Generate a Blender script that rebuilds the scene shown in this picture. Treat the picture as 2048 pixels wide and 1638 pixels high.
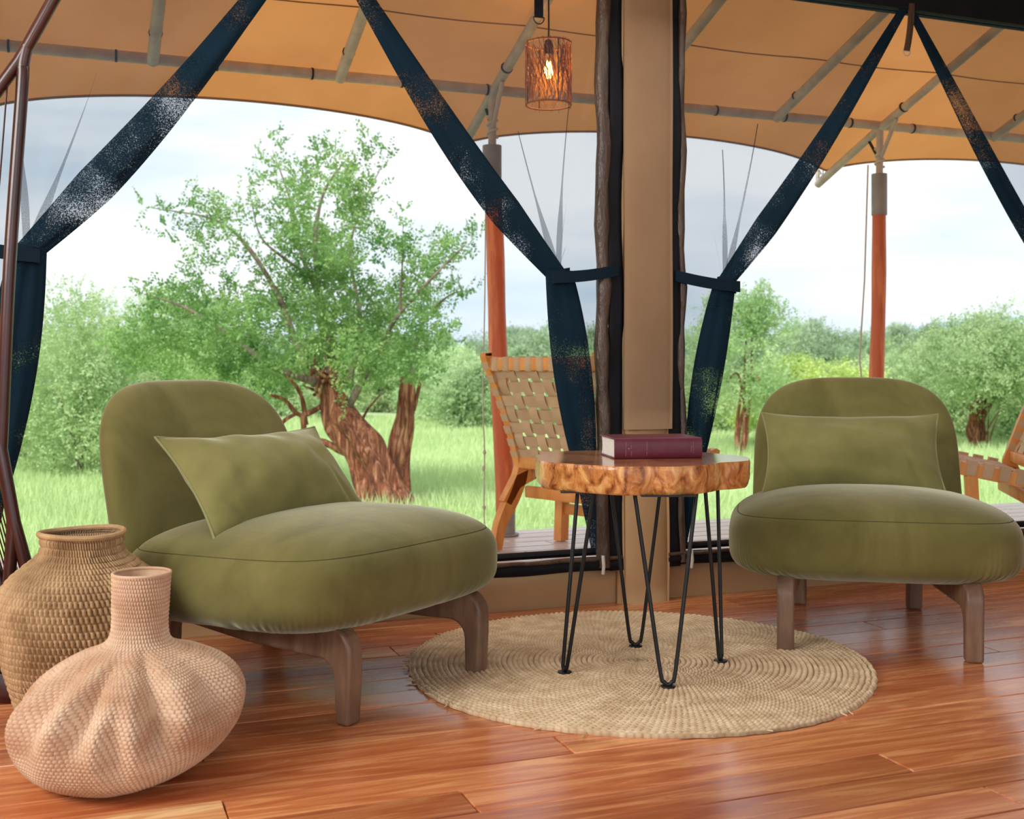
import bpy, math, random
import numpy as np
from mathutils import Vector, Matrix

random.seed(11)
RNG = np.random.default_rng(11)
PI = math.pi
for o in list(bpy.data.objects):
    bpy.data.objects.remove(o)
SC = bpy.context.scene
COL = SC.collection

# ------------------------------------------------------------------ camera, sky, sun, exposure
CH, HY, F = 0.718, 730.0, 2290.0            # camera height (m), horizon row and focal length of the 2048x1638 frame
cam = bpy.data.cameras.new('camera')
cam.sensor_width = 36.0
cam.lens = F / 2048 * 36.0
cam.shift_y = (HY - 819.0) / 2048.0
cam.clip_end = 2000
cam.dof.use_dof = True
cam.dof.focus_distance = 2.7
cam.dof.aperture_fstop = 7.0
co = bpy.data.objects.new('camera', cam)
COL.objects.link(co)
co.location = (0, 0, CH)
co.rotation_euler = (PI / 2, 0, 0)
SC.camera = co

W = bpy.data.worlds.new('sky')
SC.world = W
W.use_nodes = True
nt = W.node_tree
nt.nodes.clear()
wo = nt.nodes.new('ShaderNodeOutputWorld')
bg = nt.nodes.new('ShaderNodeBackground')
tc = nt.nodes.new('ShaderNodeTexCoord')
mp = nt.nodes.new('ShaderNodeMapping')
mp.inputs['Scale'].default_value = (1.0, 1.0, 4.5)
n1 = nt.nodes.new('ShaderNodeTexNoise')
n1.inputs['Scale'].default_value = 2.3
n1.inputs['Detail'].default_value = 5.0
n1.inputs['Roughness'].default_value = 0.5
cr = nt.nodes.new('ShaderNodeValToRGB')
cr.color_ramp.elements[0].position = 0.31
cr.color_ramp.elements[0].color = (0.42, 0.55, 0.68, 1)
cr.color_ramp.elements[1].position = 0.60
cr.color_ramp.elements[1].color = (0.80, 0.83, 0.86, 1)
nt.links.new(tc.outputs['Generated'], mp.inputs['Vector'])
nt.links.new(mp.outputs['Vector'], n1.inputs['Vector'])
nt.links.new(n1.outputs['Fac'], cr.inputs['Fac'])
nt.links.new(cr.outputs['Color'], bg.inputs['Color'])
bg.inputs['Strength'].default_value = 1.2
nt.links.new(bg.outputs['Background'], wo.inputs['Surface'])

sun = bpy.data.lights.new('sun', 'SUN')
sun.energy = 3.4
sun.angle = math.radians(35)
sun.color = (1.0, 0.96, 0.88)
so = bpy.data.objects.new('sun', sun)
COL.objects.link(so)
so.rotation_euler = (math.radians(38), math.radians(-18), 0)

# unseen fill lamps added to brighten the room; two stand in for daylight openings
for nm, loc, tgt, sx_, sy_, pw_ in (('fill_side', (-2.25, 0.65, 1.60), (0.0, 2.5, 0.1), 1.6, 1.0, 52.0),
                                    ('fill_rear', (0.6, -1.9, 1.5), (0.4, 3.0, 0.2), 2.8, 1.5, 18.0),
                                    ('fill_ceiling', (0.2, 1.75, 1.98), (0.25, 2.1, 0.0), 2.6, 0.9, 3.0),  # added overhead fill, not a fixture
                                    ('fill_under_header', (0.18, 2.90, 1.87), (0.02, 2.45, 0.0), 3.4, 0.4, 12.0)):  # added strip that lights the seat tops from above
    al = bpy.data.lights.new(nm, 'AREA')
    al.shape = 'RECTANGLE'
    al.size, al.size_y = sx_, sy_
    al.energy = pw_
    al.color = (1.0, 0.97, 0.92)
    ao = bpy.data.objects.new(nm, al)
    COL.objects.link(ao)
    ao.location = loc
    ao.rotation_euler = (Vector(tgt) - Vector(loc)).to_track_quat('-Z', 'Y').to_euler()
    if nm == 'fill_under_header':
        ao.rotation_euler = (math.radians(-14), 0, math.radians(20.97))

SC.view_settings.view_transform = 'Standard'
SC.view_settings.look = 'None'
SC.view_settings.gamma = 1.0
SC.view_settings.use_curve_mapping = False
SC.view_settings.exposure = 0.25
SC.cycles.max_bounces = 10
SC.cycles.transparent_max_bounces = 24
SC.cycles.use_denoising = True
SC.cycles.sample_clamp_indirect = 6.0

# ------------------------------------------------------------------ helpers
A = math.radians(20.97)                     # the tent wall and the boards run at this angle to the camera's x axis
UX, UY = math.cos(A), math.sin(A)


def wp(u, n, z):
    """wall frame -> world: u along the wall, n outwards from the room"""
    return Vector((UX * u - UY * n, UY * u + UX * n, z))


def px(x, y, Y):
    """point of the photo at depth Y"""
    return Vector(((x - 1024.0) / F * Y, Y, CH - (y - HY) / F * Y))


def lin(r, g, b):
    def f(c):
        c /= 255.0
        return c / 12.92 if c <= 0.04045 else ((c + 0.055) / 1.055) ** 2.4
    return (f(r), f(g), f(b), 1.0)


def setp(o, label=None, cat=None, group=None, kind=None):
    if label: o['label'] = label
    if cat: o['category'] = cat
    if group: o['group'] = group
    if kind: o['kind'] = kind
    return o


def empty(name, loc=(0, 0, 0), rz=0.0, **k):
    o = bpy.data.objects.new(name, None)
    COL.objects.link(o)
    o.empty_display_size = 0.05
    o.location = loc
    o.rotation_euler = (0, 0, rz)
    return setp(o, **k)


def mesh_np(name, verts, faces, smooth=True):
    verts = np.asarray(verts, dtype=np.float32).reshape(-1, 3)
    faces = np.asarray(faces, dtype=np.int32)
    me = bpy.data.meshes.new(name)
    k = faces.shape[1]
    me.vertices.add(len(verts))
    me.vertices.foreach_set('co', verts.ravel())
    me.loops.add(faces.size)
    me.loops.foreach_set('vertex_index', faces.ravel())
    me.polygons.add(len(faces))
    me.polygons.foreach_set('loop_start', np.arange(0, faces.size, k, dtype=np.int32))
    me.polygons.foreach_set('loop_total', np.full(len(faces), k, dtype=np.int32))
    me.update(calc_edges=True)
    if smooth:
        me.polygons.foreach_set('use_smooth', np.ones(len(faces), dtype=bool))
    return me


def link(name, me, mat=None, parent=None, **k):
    o = bpy.data.objects.new(name, me)
    COL.objects.link(o)
    if mat is not None and len(me.materials) == 0:
        me.materials.append(mat)
    if parent is not None:
        o.parent = parent
    return setp(o, **k)


def grid_faces(ni, nj, wi=False, wj=False):
    i = np.arange(ni if wi else ni - 1)
    j = np.arange(nj if wj else nj - 1)
    I, J = np.meshgrid(i, j, indexing='ij')
    I2, J2 = (I + 1) % ni, (J + 1) % nj
    return np.stack([I * nj + J, I2 * nj + J, I2 * nj + J2, I * nj + J2], -1).reshape(-1, 4)


def grid(name, P, mat=None, parent=None, wi=False, wj=False, flip=False, smooth=True, uv=None, **k):
    ni, nj = P.shape[:2]
    f = grid_faces(ni, nj, wi, wj)
    if flip:
        f = f[:, ::-1]
    me = mesh_np(name, P.reshape(-1, 3), f, smooth)
    if uv is not None:
        l = me.uv_layers.new(name='UVMap')
        l.data.foreach_set('uv', uv.reshape(-1, 2)[f.ravel()].astype(np.float32).ravel())
    return link(name, me, mat, parent, **k)


def gap_shade_attr(o, arr):
    """crevice shade put into the colour: strength of the dark tint between stitches"""
    a = o.data.attributes.new('gap_shade', 'FLOAT', 'POINT')
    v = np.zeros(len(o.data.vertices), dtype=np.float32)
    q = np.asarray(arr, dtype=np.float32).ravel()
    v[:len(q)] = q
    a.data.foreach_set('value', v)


class MB:
    """collects simple closed shapes into one mesh"""
    def __init__(s):
        s.v, s.f = [], []

    def add(s, v, f):
        n = len(s.v)
        s.v += [tuple(p) for p in v]
        s.f += [tuple(i + n for i in q) for q in f]
        return s

    def box(s, c, d, rot=None, bev=0.0):
        c = Vector(c)
        hx, hy, hz = d[0] / 2, d[1] / 2, d[2] / 2
        if bev <= 0:
            P = [Vector((x, y, z)) for x in (-hx, hx) for y in (-hy, hy) for z in (-hz, hz)]
            Fc = [(0, 1, 3, 2), (4, 6, 7, 5), (0, 4, 5, 1), (2, 3, 7, 6), (0, 2, 6, 4), (1, 5, 7, 3)]
        else:
            b = min(bev, hx, hy, hz)
            def ring(z, i):
                return [Vector(p) for p in ((-hx + i, -hy, z), (hx - i, -hy, z), (hx, -hy + i, z), (hx, hy - i, z),
                        (hx - i, hy, z), (-hx + i, hy, z), (-hx, hy - i, z), (-hx, -hy + i, z))]
            def inner(z):
                return [Vector(p) for p in ((-hx + b, -hy + b, z), (hx - b, -hy + b, z), (hx - b, -hy + b, z), (hx - b, hy - b, z),
                        (hx - b, hy - b, z), (-hx + b, hy - b, z), (-hx + b, hy - b, z), (-hx + b, -hy + b, z))]
            R = [ring(-hz + b, b), ring(hz - b, b)]
            q = b * 0.6
            t = [Vector((p.x * (hx - q) / hx, p.y * (hy - q) / hy, hz)) for p in R[1]]
            bt = [Vector((p.x * (hx - q) / hx, p.y * (hy - q) / hy, -hz)) for p in R[0]]
            P = bt + R[0] + R[1] + t
            Fc = []
            for k in range(3):
                for i in range(8):
                    j = (i + 1) % 8
                    Fc.append((k * 8 + i, k * 8 + j, k * 8 + 8 + j, k * 8 + 8 + i))
            Fc.append(tuple(range(7, -1, -1)))
            Fc.append(tuple(24 + i for i in range(8)))
        if rot is not None:
            P = [rot @ p for p in P]
        return s.add([p + c for p in P], Fc)

    def tube(s, pts, r, seg=10, caps=True, flat=None):
        pts = [Vector(p) for p in pts]
        n = len(pts)
        rr = r if hasattr(r, '__len__') else [r] * n
        T = []
        for i in range(n):
            a, b = pts[max(i - 1, 0)], pts[min(i + 1, n - 1)]
            t = b - a
            T.append(t.normalized() if t.length > 1e-9 else Vector((0, 0, 1)))
        up = Vector((0, 0, 1)) if abs(T[0].z) < 0.9 else Vector((0, 1, 0))
        x = T[0].cross(up).normalized()
        V = []
        for i in range(n):
            x = (x - T[i] * x.dot(T[i])).normalized()
            y = T[i].cross(x)
            for k in range(seg):
                a = 2 * PI * k / seg
                ca, sa = math.cos(a), math.sin(a)
                if flat:
                    V.append(pts[i] + x * ca * rr[i] * flat[0] + y * sa * rr[i] * flat[1])
                else:
                    V.append(pts[i] + x * ca * rr[i] + y * sa * rr[i])
        Fc = []
        for i in range(n - 1):
            for k in range(seg):
                k2 = (k + 1) % seg
                Fc.append((i * seg + k, i * seg + k2, (i + 1) * seg + k2, (i + 1) * seg + k))
        if caps:
            Fc.append(tuple(range(seg - 1, -1, -1)))
            Fc.append(tuple((n - 1) * seg + k for k in range(seg)))
        return s.add(V, Fc)

    def lathe(s, prof, seg=24, c=(0, 0, 0), closed=False):
        V = []
        for (r, z) in prof:
            for k in range(seg):
                a = 2 * PI * k / seg
                V.append((c[0] + r * math.cos(a), c[1] + r * math.sin(a), c[2] + z))
        Fc = []
        m = len(prof)
        for i in range(m if closed else m - 1):
            for k in range(seg):
                k2 = (k + 1) % seg
                i2 = (i + 1) % m
                Fc.append((i * seg + k, i * seg + k2, i2 * seg + k2, i2 * seg + k))
        return s.add(V, Fc)

    def prism(s, poly, d0, d1, fr):
        """poly in 2D extruded from d0 to d1; fr(a,b,d)->Vector"""
        n = len(poly)
        V = [fr(a, b, d0) for a, b in poly] + [fr(a, b, d1) for a, b in poly]
        Fc = [tuple(range(n - 1, -1, -1)), tuple(range(n, 2 * n))]
        for i in range(n):
            j = (i + 1) % n
            Fc.append((i, j, n + j, n + i))
        return s.add(V, Fc)

    def mesh(s, name, smooth=True):
        me = bpy.data.meshes.new(name)
        me.from_pydata([tuple(v) for v in s.v], [], s.f)
        me.update()
        if smooth:
            me.polygons.foreach_set('use_smooth', [True] * len(me.polygons))
            me.set_sharp_from_angle(angle=math.radians(42))
        return me

    def build(s, name, mat, parent=None, smooth=True, **k):
        return link(name, s.mesh(name, smooth), mat, parent, **k)


def bez(pts, n=8):
    """Catmull-Rom through the points"""
    P = [Vector(p) for p in pts]
    P = [P[0] * 2 - P[1]] + P + [P[-1] * 2 - P[-2]]
    out = []
    for i in range(1, len(P) - 2):
        for k in range(n):
            t = k / n
            a, b, c, d = P[i - 1], P[i], P[i + 1], P[i + 2]
            out.append(0.5 * ((2 * b) + (c - a) * t + (2 * a - 5 * b + 4 * c - d) * t * t + (3 * b - a - 3 * c + d) * t ** 3))
    out.append(P[-2])
    return out


def copy_tree(o, parent=None, keep=()):
    c = o.copy()
    COL.objects.link(c)
    c.parent = parent
    for ch in list(o.children):
        copy_tree(ch, c)
    return c


# ------------------------------------------------------------------ materials
def N(t, kind, **k):
    n = t.nodes.new(kind)
    for a, b in k.items():
        n.inputs[a.replace('_', ' ')].default_value = b
    return n


def mat(name, c1, c2=None, scale=8.0, stretch=(1, 1, 1), rough=0.6, bump=0.0, bscale=None, detail=5.0, tint=False,
        sheen=0.0, metal=0.0, spec=0.5, transl=0.0, lo=0.35, hi=0.65, coat=0.0, c3=None, gap_shade=None, bdist=0.01, dist=0.0, rrange=None, sheencol=None):
    m = bpy.data.materials.new(name)
    m.use_nodes = True
    t = m.node_tree
    p = t.nodes['Principled BSDF']
    out = t.nodes['Material Output']
    tcn = t.nodes.new('ShaderNodeTexCoord')
    mpn = t.nodes.new('ShaderNodeMapping')
    mpn.inputs['Scale'].default_value = stretch
    t.links.new(tcn.outputs['Object'], mpn.inputs['Vector'])
    vec = mpn.outputs['Vector']
    if tint:
        oi = t.nodes.new('ShaderNodeObjectInfo')
        ad = t.nodes.new('ShaderNodeVectorMath')
        ad.operation = 'ADD'
        sc_ = t.nodes.new('ShaderNodeVectorMath')
        sc_.operation = 'SCALE'
        sc_.inputs['Scale'].default_value = 37.0
        cb = t.nodes.new('ShaderNodeCombineXYZ')
        for i in range(3):
            t.links.new(oi.outputs['Random'], cb.inputs[i])
        t.links.new(cb.outputs[0], sc_.inputs[0])
        t.links.new(vec, ad.inputs[0])
        t.links.new(sc_.outputs[0], ad.inputs[1])
        vec = ad.outputs[0]
    no = N(t, 'ShaderNodeTexNoise', Scale=scale, Detail=detail, Roughness=0.6, Distortion=dist)
    t.links.new(vec, no.inputs['Vector'])
    r = t.nodes.new('ShaderNodeValToRGB')
    r.color_ramp.elements[0].position = lo
    r.color_ramp.elements[0].color = c1
    r.color_ramp.elements[1].position = hi
    r.color_ramp.elements[1].color = c2 or c1
    if c3:
        e = r.color_ramp.elements.new((lo + hi) / 2)
        e.color = c3
    t.links.new(no.outputs['Fac'], r.inputs['Fac'])
    colr = r.outputs['Color']
    if tint:
        mx = t.nodes.new('ShaderNodeMix')
        mx.data_type = 'RGBA'
        mx.blend_type = 'MULTIPLY'
        mx.inputs[0].default_value = 1.0
        t.links.new(colr, mx.inputs[6])
        t.links.new(oi.outputs['Color'], mx.inputs[7])
        colr = mx.outputs[2]
    if gap_shade:  # shade of the weave gaps mixed into the base colour
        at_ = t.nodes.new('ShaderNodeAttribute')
        at_.attribute_name = 'gap_shade'
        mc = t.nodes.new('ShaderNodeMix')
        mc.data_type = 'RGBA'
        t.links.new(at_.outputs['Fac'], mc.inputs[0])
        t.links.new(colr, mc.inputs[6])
        mc.inputs[7].default_value = gap_shade
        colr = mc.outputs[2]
    t.links.new(colr, p.inputs['Base Color'])
    p.inputs['Roughness'].default_value = rough
    p.inputs['Metallic'].default_value = metal
    p.inputs['Specular IOR Level'].default_value = spec
    p.inputs['Sheen Weight'].default_value = sheen
    p.inputs['Sheen Roughness'].default_value = 0.4
    if sheencol:
        p.inputs['Sheen Tint'].default_value = sheencol
    p.inputs['Coat Weight'].default_value = coat
    p.inputs['Coat Roughness'].default_value = 0.15
    if rrange:
        mr = t.nodes.new('ShaderNodeMapRange')
        mr.inputs['To Min'].default_value = rrange[0]
        mr.inputs['To Max'].default_value = rrange[1]
        t.links.new(no.outputs['Fac'], mr.inputs['Value'])
        t.links.new(mr.outputs[0], p.inputs['Roughness'])
    if bump > 0:
        nb = N(t, 'ShaderNodeTexNoise', Scale=bscale or scale * 3, Detail=4.0, Roughness=0.6)
        t.links.new(vec, nb.inputs['Vector'])
        b = t.nodes.new('ShaderNodeBump')
        b.inputs['Strength'].default_value = bump
        b.inputs['Distance'].default_value = bdist
        t.links.new(nb.outputs['Fac'], b.inputs['Height'])
        t.links.new(b.outputs['Normal'], p.inputs['Normal'])
    if transl > 0:
        tr = t.nodes.new('ShaderNodeBsdfTranslucent')
        t.links.new(colr, tr.inputs['Color'])
        ms = t.nodes.new('ShaderNodeMixShader')
        ms.inputs['Fac'].default_value = transl
        t.links.new(p.outputs[0], ms.inputs[1])
        t.links.new(tr.outputs[0], ms.inputs[2])
        t.links.new(ms.outputs[0], out.inputs['Surface'])
    return m


def net_mat(name, base, op_lo, op_hi, nscale):
    """netting: a fraction of the light passes between the threads; nscale>0 gives uneven open spots"""
    m = bpy.data.materials.new(name)
    m.use_nodes = True
    t = m.node_tree
    t.nodes.clear()
    out = t.nodes.new('ShaderNodeOutputMaterial')
    df = N(t, 'ShaderNodeBsdfPrincipled')
    df.inputs['Base Color'].default_value = base
    df.inputs['Roughness'].default_value = 0.9
    df.inputs['Specular IOR Level'].default_value = 0.12
    tp = t.nodes.new('ShaderNodeBsdfTransparent')
    ms = t.nodes.new('ShaderNodeMixShader')
    t.links.new(tp.outputs[0], ms.inputs[1])
    t.links.new(df.outputs[0], ms.inputs[2])
    t.links.new(ms.outputs[0], out.inputs['Surface'])
    uv = t.nodes.new('ShaderNodeTexCoord')
    mr = t.nodes.new('ShaderNodeMapRange')
    if nscale > 0:
        no = N(t, 'ShaderNodeTexNoise', Scale=nscale, Detail=2.0, Roughness=0.8)
        t.links.new(uv.outputs['Object'], no.inputs['Vector'])
        n2 = N(t, 'ShaderNodeTexNoise', Scale=6.0, Detail=2.0)
        t.links.new(uv.outputs['Object'], n2.inputs['Vector'])
        ma = t.nodes.new('ShaderNodeMath')
        ma.operation = 'MULTIPLY'
        t.links.new(no.outputs['Fac'], ma.inputs[0])
        t.links.new(n2.outputs['Fac'], ma.inputs[1])
        t.links.new(ma.outputs[0], mr.inputs['Value'])
        mr.inputs['From Min'].default_value = 0.275
        mr.inputs['From Max'].default_value = 0.37
        mr.inputs['To Min'].default_value = op_hi
        mr.inputs['To Max'].default_value = op_lo
    else:
        wv = t.nodes.new('ShaderNodeTexWave')
        wv.inputs['Scale'].default_value = 1.0
        wv.inputs['Distortion'].default_value = 0.0
        mpn = t.nodes.new('ShaderNodeMapping')
        mpn.inputs['Scale'].default_value = (36.0, 36.0, 36.0)
        t.links.new(uv.outputs['UV'], mpn.inputs['Vector'])
        t.links.new(mpn.outputs[0], wv.inputs['Vector'])
        w2 = t.nodes.new('ShaderNodeTexWave')
        w2.bands_direction = 'Y'
        w2.inputs['Scale'].default_value = 1.0
        t.links.new(mpn.outputs[0], w2.inputs['Vector'])
        mx = t.nodes.new('ShaderNodeMath')
        mx.operation = 'MULTIPLY_ADD'
        mx.inputs[1].default_value = 0.45
        t.links.new(w2.outputs['Fac'], mx.inputs[0])
        t.links.new(wv.outputs['Fac'], mx.inputs[2])
        t.links.new(mx.outputs[0], mr.inputs['Value'])
        mr.inputs['From Min'].default_value = 0.0
        mr.inputs['From Max'].default_value = 1.45
        mr.inputs['To Min'].default_value = op_lo
        mr.inputs['To Max'].default_value = op_hi
    t.links.new(mr.outputs[0], ms.inputs['Fac'])
    return m


M = {}
M['plank'] = mat('varnished_floor_wood', lin(182, 100, 60), lin(232, 166, 112), scale=2.2, stretch=(1.1, 14, 14), tint=True,
                 c3=lin(206, 128, 80), rough=0.3, bump=0.12, bscale=16, bdist=0.002, coat=0.4, dist=1.2, rrange=(0.17, 0.36))
M['subfloor'] = mat('dark_subfloor', lin(40, 22, 14), rough=0.9)
M['deck'] = mat('skylit_deck_wood', lin(214, 198, 190), lin(240, 228, 222), scale=2.5, stretch=(1, 12, 12), tint=True, rough=0.32, bump=0.2, bdist=0.002)  # base colour raised pale to carry the sky's reflection
M['deck_dark'] = mat('deck_underframe', lin(60, 45, 38), rough=0.9)
M['canvas'] = mat('tan_tent_canvas', lin(176, 140, 100), lin(190, 154, 112), scale=3.0, rough=0.85, bump=0.3, bscale=5, bdist=0.01)
M['canvas_dark'] = mat('tan_tent_canvas_flap', lin(140, 112, 84), lin(152, 122, 92), scale=3.0, rough=0.85, bump=0.3, bscale=4, bdist=0.01)
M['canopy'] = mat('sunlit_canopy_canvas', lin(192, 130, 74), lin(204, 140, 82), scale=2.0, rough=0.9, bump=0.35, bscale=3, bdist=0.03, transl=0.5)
M['liner'] = mat('dark_ceiling_liner', lin(120, 96, 70), lin(130, 104, 76), rough=0.9)
M['black'] = mat('black_webbing', lin(16, 18, 24), lin(24, 26, 32), spec=0.2, rough=0.7, bump=0.2, bscale=60)
M['vinyl'] = mat('brown_rolled_vinyl', lin(58, 44, 36), lin(88, 68, 54), scale=5, stretch=(4, 4, 1), rough=0.35, bump=0.5, bscale=9, bdist=0.02)
M['net'] = net_mat('dark_mosquito_netting', (0.02, 0.05, 0.08, 1), 0.16, 0.60, 0)
M['netlow'] = net_mat('gathered_netting', (0.005, 0.020, 0.036, 1), 0.30, 0.99, 270)
M['netfold'] = net_mat('folded_netting', (0.01, 0.03, 0.05, 1), 0.35, 0.55, 300)
M['tie'] = mat('navy_tie_band', (0.004, 0.014, 0.026, 1), (0.006, 0.018, 0.032, 1), rough=0.9, spec=0.15)
M['steel'] = mat('galvanised_steel_tube', lin(176, 162, 154), lin(204, 190, 182), scale=12, rough=0.6, metal=0.0)
M['sleeve'] = mat('grey_painted_sleeve', lin(140, 138, 138), lin(158, 156, 156), rough=0.5)
M['post'] = mat('oiled_red_timber', lin(214, 104, 58), lin(240, 138, 84), scale=3, stretch=(8, 8, 1), rough=0.45, bump=0.2, c3=lin(208, 104, 60))
M['rope'] = mat('pale_rope', lin(196, 190, 178), lin(214, 208, 196), rough=0.9)
M['velvet'] = mat('olive_velvet', lin(98, 94, 50), lin(128, 122, 74), scale=3.2, rough=0.85, bump=0.25, bscale=7, bdist=0.01,
                  sheen=0.65, sheencol=(0.84, 0.88, 0.70, 1), spec=0.15, dist=1.5, lo=0.3, hi=0.7)
M['velvet2'] = mat('olive_velvet_cushion', lin(112, 110, 64), lin(136, 132, 82), scale=5, rough=0.85, bump=0.3, bscale=9, bdist=0.01,
                   sheen=0.55, sheencol=(0.80, 0.86, 0.68, 1), spec=0.15)
M['seam'] = mat('olive_seam', lin(70, 72, 36), rough=0.9)
M['piping'] = mat('cushion_piping', lin(138, 140, 92), rough=0.9, sheen=0.3)
M['walnut'] = mat('grey_brown_bentwood', lin(104, 78, 62), lin(150, 120, 96), scale=3, stretch=(6, 6, 1.2), rough=0.42, bump=0.15, c3=lin(124, 96, 76))
M['burl'] = mat('burl_slab_edge', lin(120, 58, 24), lin(240, 192, 124), scale=30, stretch=(1, 1, 0.6), rough=0.28, bump=0.5, bscale=60, bdist=0.006,
                c3=lin(206, 136, 72), detail=9, dist=1.1, coat=0.4, lo=0.32, hi=0.66)
M['slabtop'] = mat('polished_slab_top', lin(150, 92, 50), lin(196, 138, 86), scale=9, rough=0.16, dist=1.2, coat=0.6)
M['iron'] = mat('black_iron_rod', lin(28, 30, 33), lin(42, 44, 46), rough=0.4, metal=0.4)
M['bookcover'] = mat('maroon_book_cloth', lin(92, 30, 48), lin(104, 36, 54), rough=0.4, scale=30)
M['pages'] = mat('book_pages', lin(214, 214, 208), lin(236, 236, 230), scale=60, stretch=(1, 1, 12), rough=0.8, bump=0.3, bscale=90, bdist=0.001)
M['gold'] = mat('faded_gold_print', lin(178, 130, 120), rough=0.5)
M['rug'] = mat('braided_seagrass', lin(208, 180, 142), lin(240, 218, 182), scale=22, rough=0.75, bump=0.3, bscale=160, bdist=0.002, gap_shade=lin(140, 110, 78))
M['tallbasket'] = mat('palm_weave', lin(150, 118, 80), lin(196, 164, 122), scale=14, rough=0.75, bump=0.3, bscale=120, bdist=0.002, gap_shade=lin(58, 36, 22))
M['gourd'] = mat('sisal_weave', lin(188, 150, 118), lin(226, 202, 174), scale=7, rough=0.8, bump=0.35, bscale=160, bdist=0.002, stretch=(1, 1, 2), gap_shade=lin(168, 112, 82))
M['redsteel'] = mat('dark_red_painted_steel', lin(46, 20, 20), lin(72, 34, 30), scale=6, rough=0.3, bump=0.15, bscale=40, bdist=0.002, coat=0.3)
M['orangewood'] = mat('orange_oiled_teak', lin(224, 142, 66), lin(242, 172, 92), scale=4, stretch=(5, 5, 1), rough=0.5, bump=0.1)
M['strap'] = mat('tan_leather_strap', lin(196, 164, 126), lin(212, 182, 142), scale=8, rough=0.6, bump=0.15, bscale=60, bdist=0.002, tint=True)
M['shade'] = mat('wicker_shade_twine', lin(176, 124, 60), lin(206, 152, 82), rough=0.8, transl=0.4)
M['dark'] = mat('dark_fitting', lin(30, 22, 18), rough=0.5)
M['bark'] = mat('red_fibrous_bark', lin(84, 48, 36), lin(196, 142, 112), scale=5, stretch=(5, 5, 0.8), rough=0.9, bump=0.9, bscale=12, bdist=0.03, c3=lin(140, 82, 56), dist=1.0)
M['barkgrey'] = mat('grey_brown_bark', lin(96, 84, 78), lin(158, 138, 122), scale=6, stretch=(5, 5, 1), rough=0.9, bump=0.6, bscale=12, bdist=0.03)
M['leaf'] = mat('feathery_leaf', lin(88, 138, 72), lin(168, 202, 124), scale=1.6, rough=0.6, transl=0.38, lo=0.3, hi=0.7, detail=3)
M['leaf2'] = mat('pale_bush_leaf', lin(150, 182, 122), lin(202, 222, 168), scale=1.2, rough=0.6, transl=0.4, lo=0.3, hi=0.7, tint=True, detail=3)
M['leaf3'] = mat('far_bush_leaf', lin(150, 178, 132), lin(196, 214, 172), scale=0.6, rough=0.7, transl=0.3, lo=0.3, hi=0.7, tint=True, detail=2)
M['grass'] = mat('lush_grass', lin(186, 210, 146), lin(214, 232, 178), scale=0.5, rough=0.7, transl=0.4, lo=0.3, hi=0.7)
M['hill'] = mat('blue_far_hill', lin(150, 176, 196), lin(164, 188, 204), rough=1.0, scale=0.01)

# emissive filament / bulb glass
def emis(name, c, s):
    m = bpy.data.materials.new(name)
    m.use_nodes = True
    p = m.node_tree.nodes['Principled BSDF']
    p.inputs['Base Color'].default_value = c
    p.inputs['Emission Color'].default_value = c
    p.inputs['Emission Strength'].default_value = s
    return m
M['filament'] = emis('glowing_filament', (1.0, 0.62, 0.18, 1), 40.0)
gl = bpy.data.materials.new('bulb_glass')
gl.use_nodes = True
t = gl.node_tree
t.nodes.clear()
o_ = t.nodes.new('ShaderNodeOutputMaterial')
tp = t.nodes.new('ShaderNodeBsdfTransparent')
tp.inputs['Color'].default_value = (1.0, 0.9, 0.7, 1)
gs = t.nodes.new('ShaderNodeBsdfGlossy')
gs.inputs['Roughness'].default_value = 0.05
ms = t.nodes.new('ShaderNodeMixShader')
ms.inputs['Fac'].default_value = 0.08
t.links.new(tp.outputs[0], ms.inputs[1])
t.links.new(gs.outputs[0], ms.inputs[2])
t.links.new(ms.outputs[0], o_.inputs['Surface'])
M['bulb'] = gl

# ground: grass green with worn earth patches
gm = bpy.data.materials.new('savanna_ground')
gm.use_nodes = True
t = gm.node_tree
p = t.nodes['Principled BSDF']
tcn = t.nodes.new('ShaderNodeTexCoord')
a1 = N(t, 'ShaderNodeTexNoise', Scale=0.9, Detail=6.0, Roughness=0.65)
a2 = N(t, 'ShaderNodeTexNoise', Scale=6.0, Detail=6.0, Roughness=0.7)
r1 = t.nodes.new('ShaderNodeValToRGB')
r1.color_ramp.elements[0].position = 0.40
r1.color_ramp.elements[0].color = lin(206, 186, 158)
r1.color_ramp.elements[1].position = 0.52
r1.color_ramp.elements[1].color = lin(186, 208, 146)
r2 = t.nodes.new('ShaderNodeValToRGB')
r2.color_ramp.elements[0].position = 0.35
r2.color_ramp.elements[0].color = (0.62, 0.62, 0.62, 1)
r2.color_ramp.elements[1].position = 0.65
r2.color_ramp.elements[1].color = (1, 1, 1, 1)
t.links.new(tcn.outputs['Object'], a1.inputs['Vector'])
t.links.new(tcn.outputs['Object'], a2.inputs['Vector'])
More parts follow.
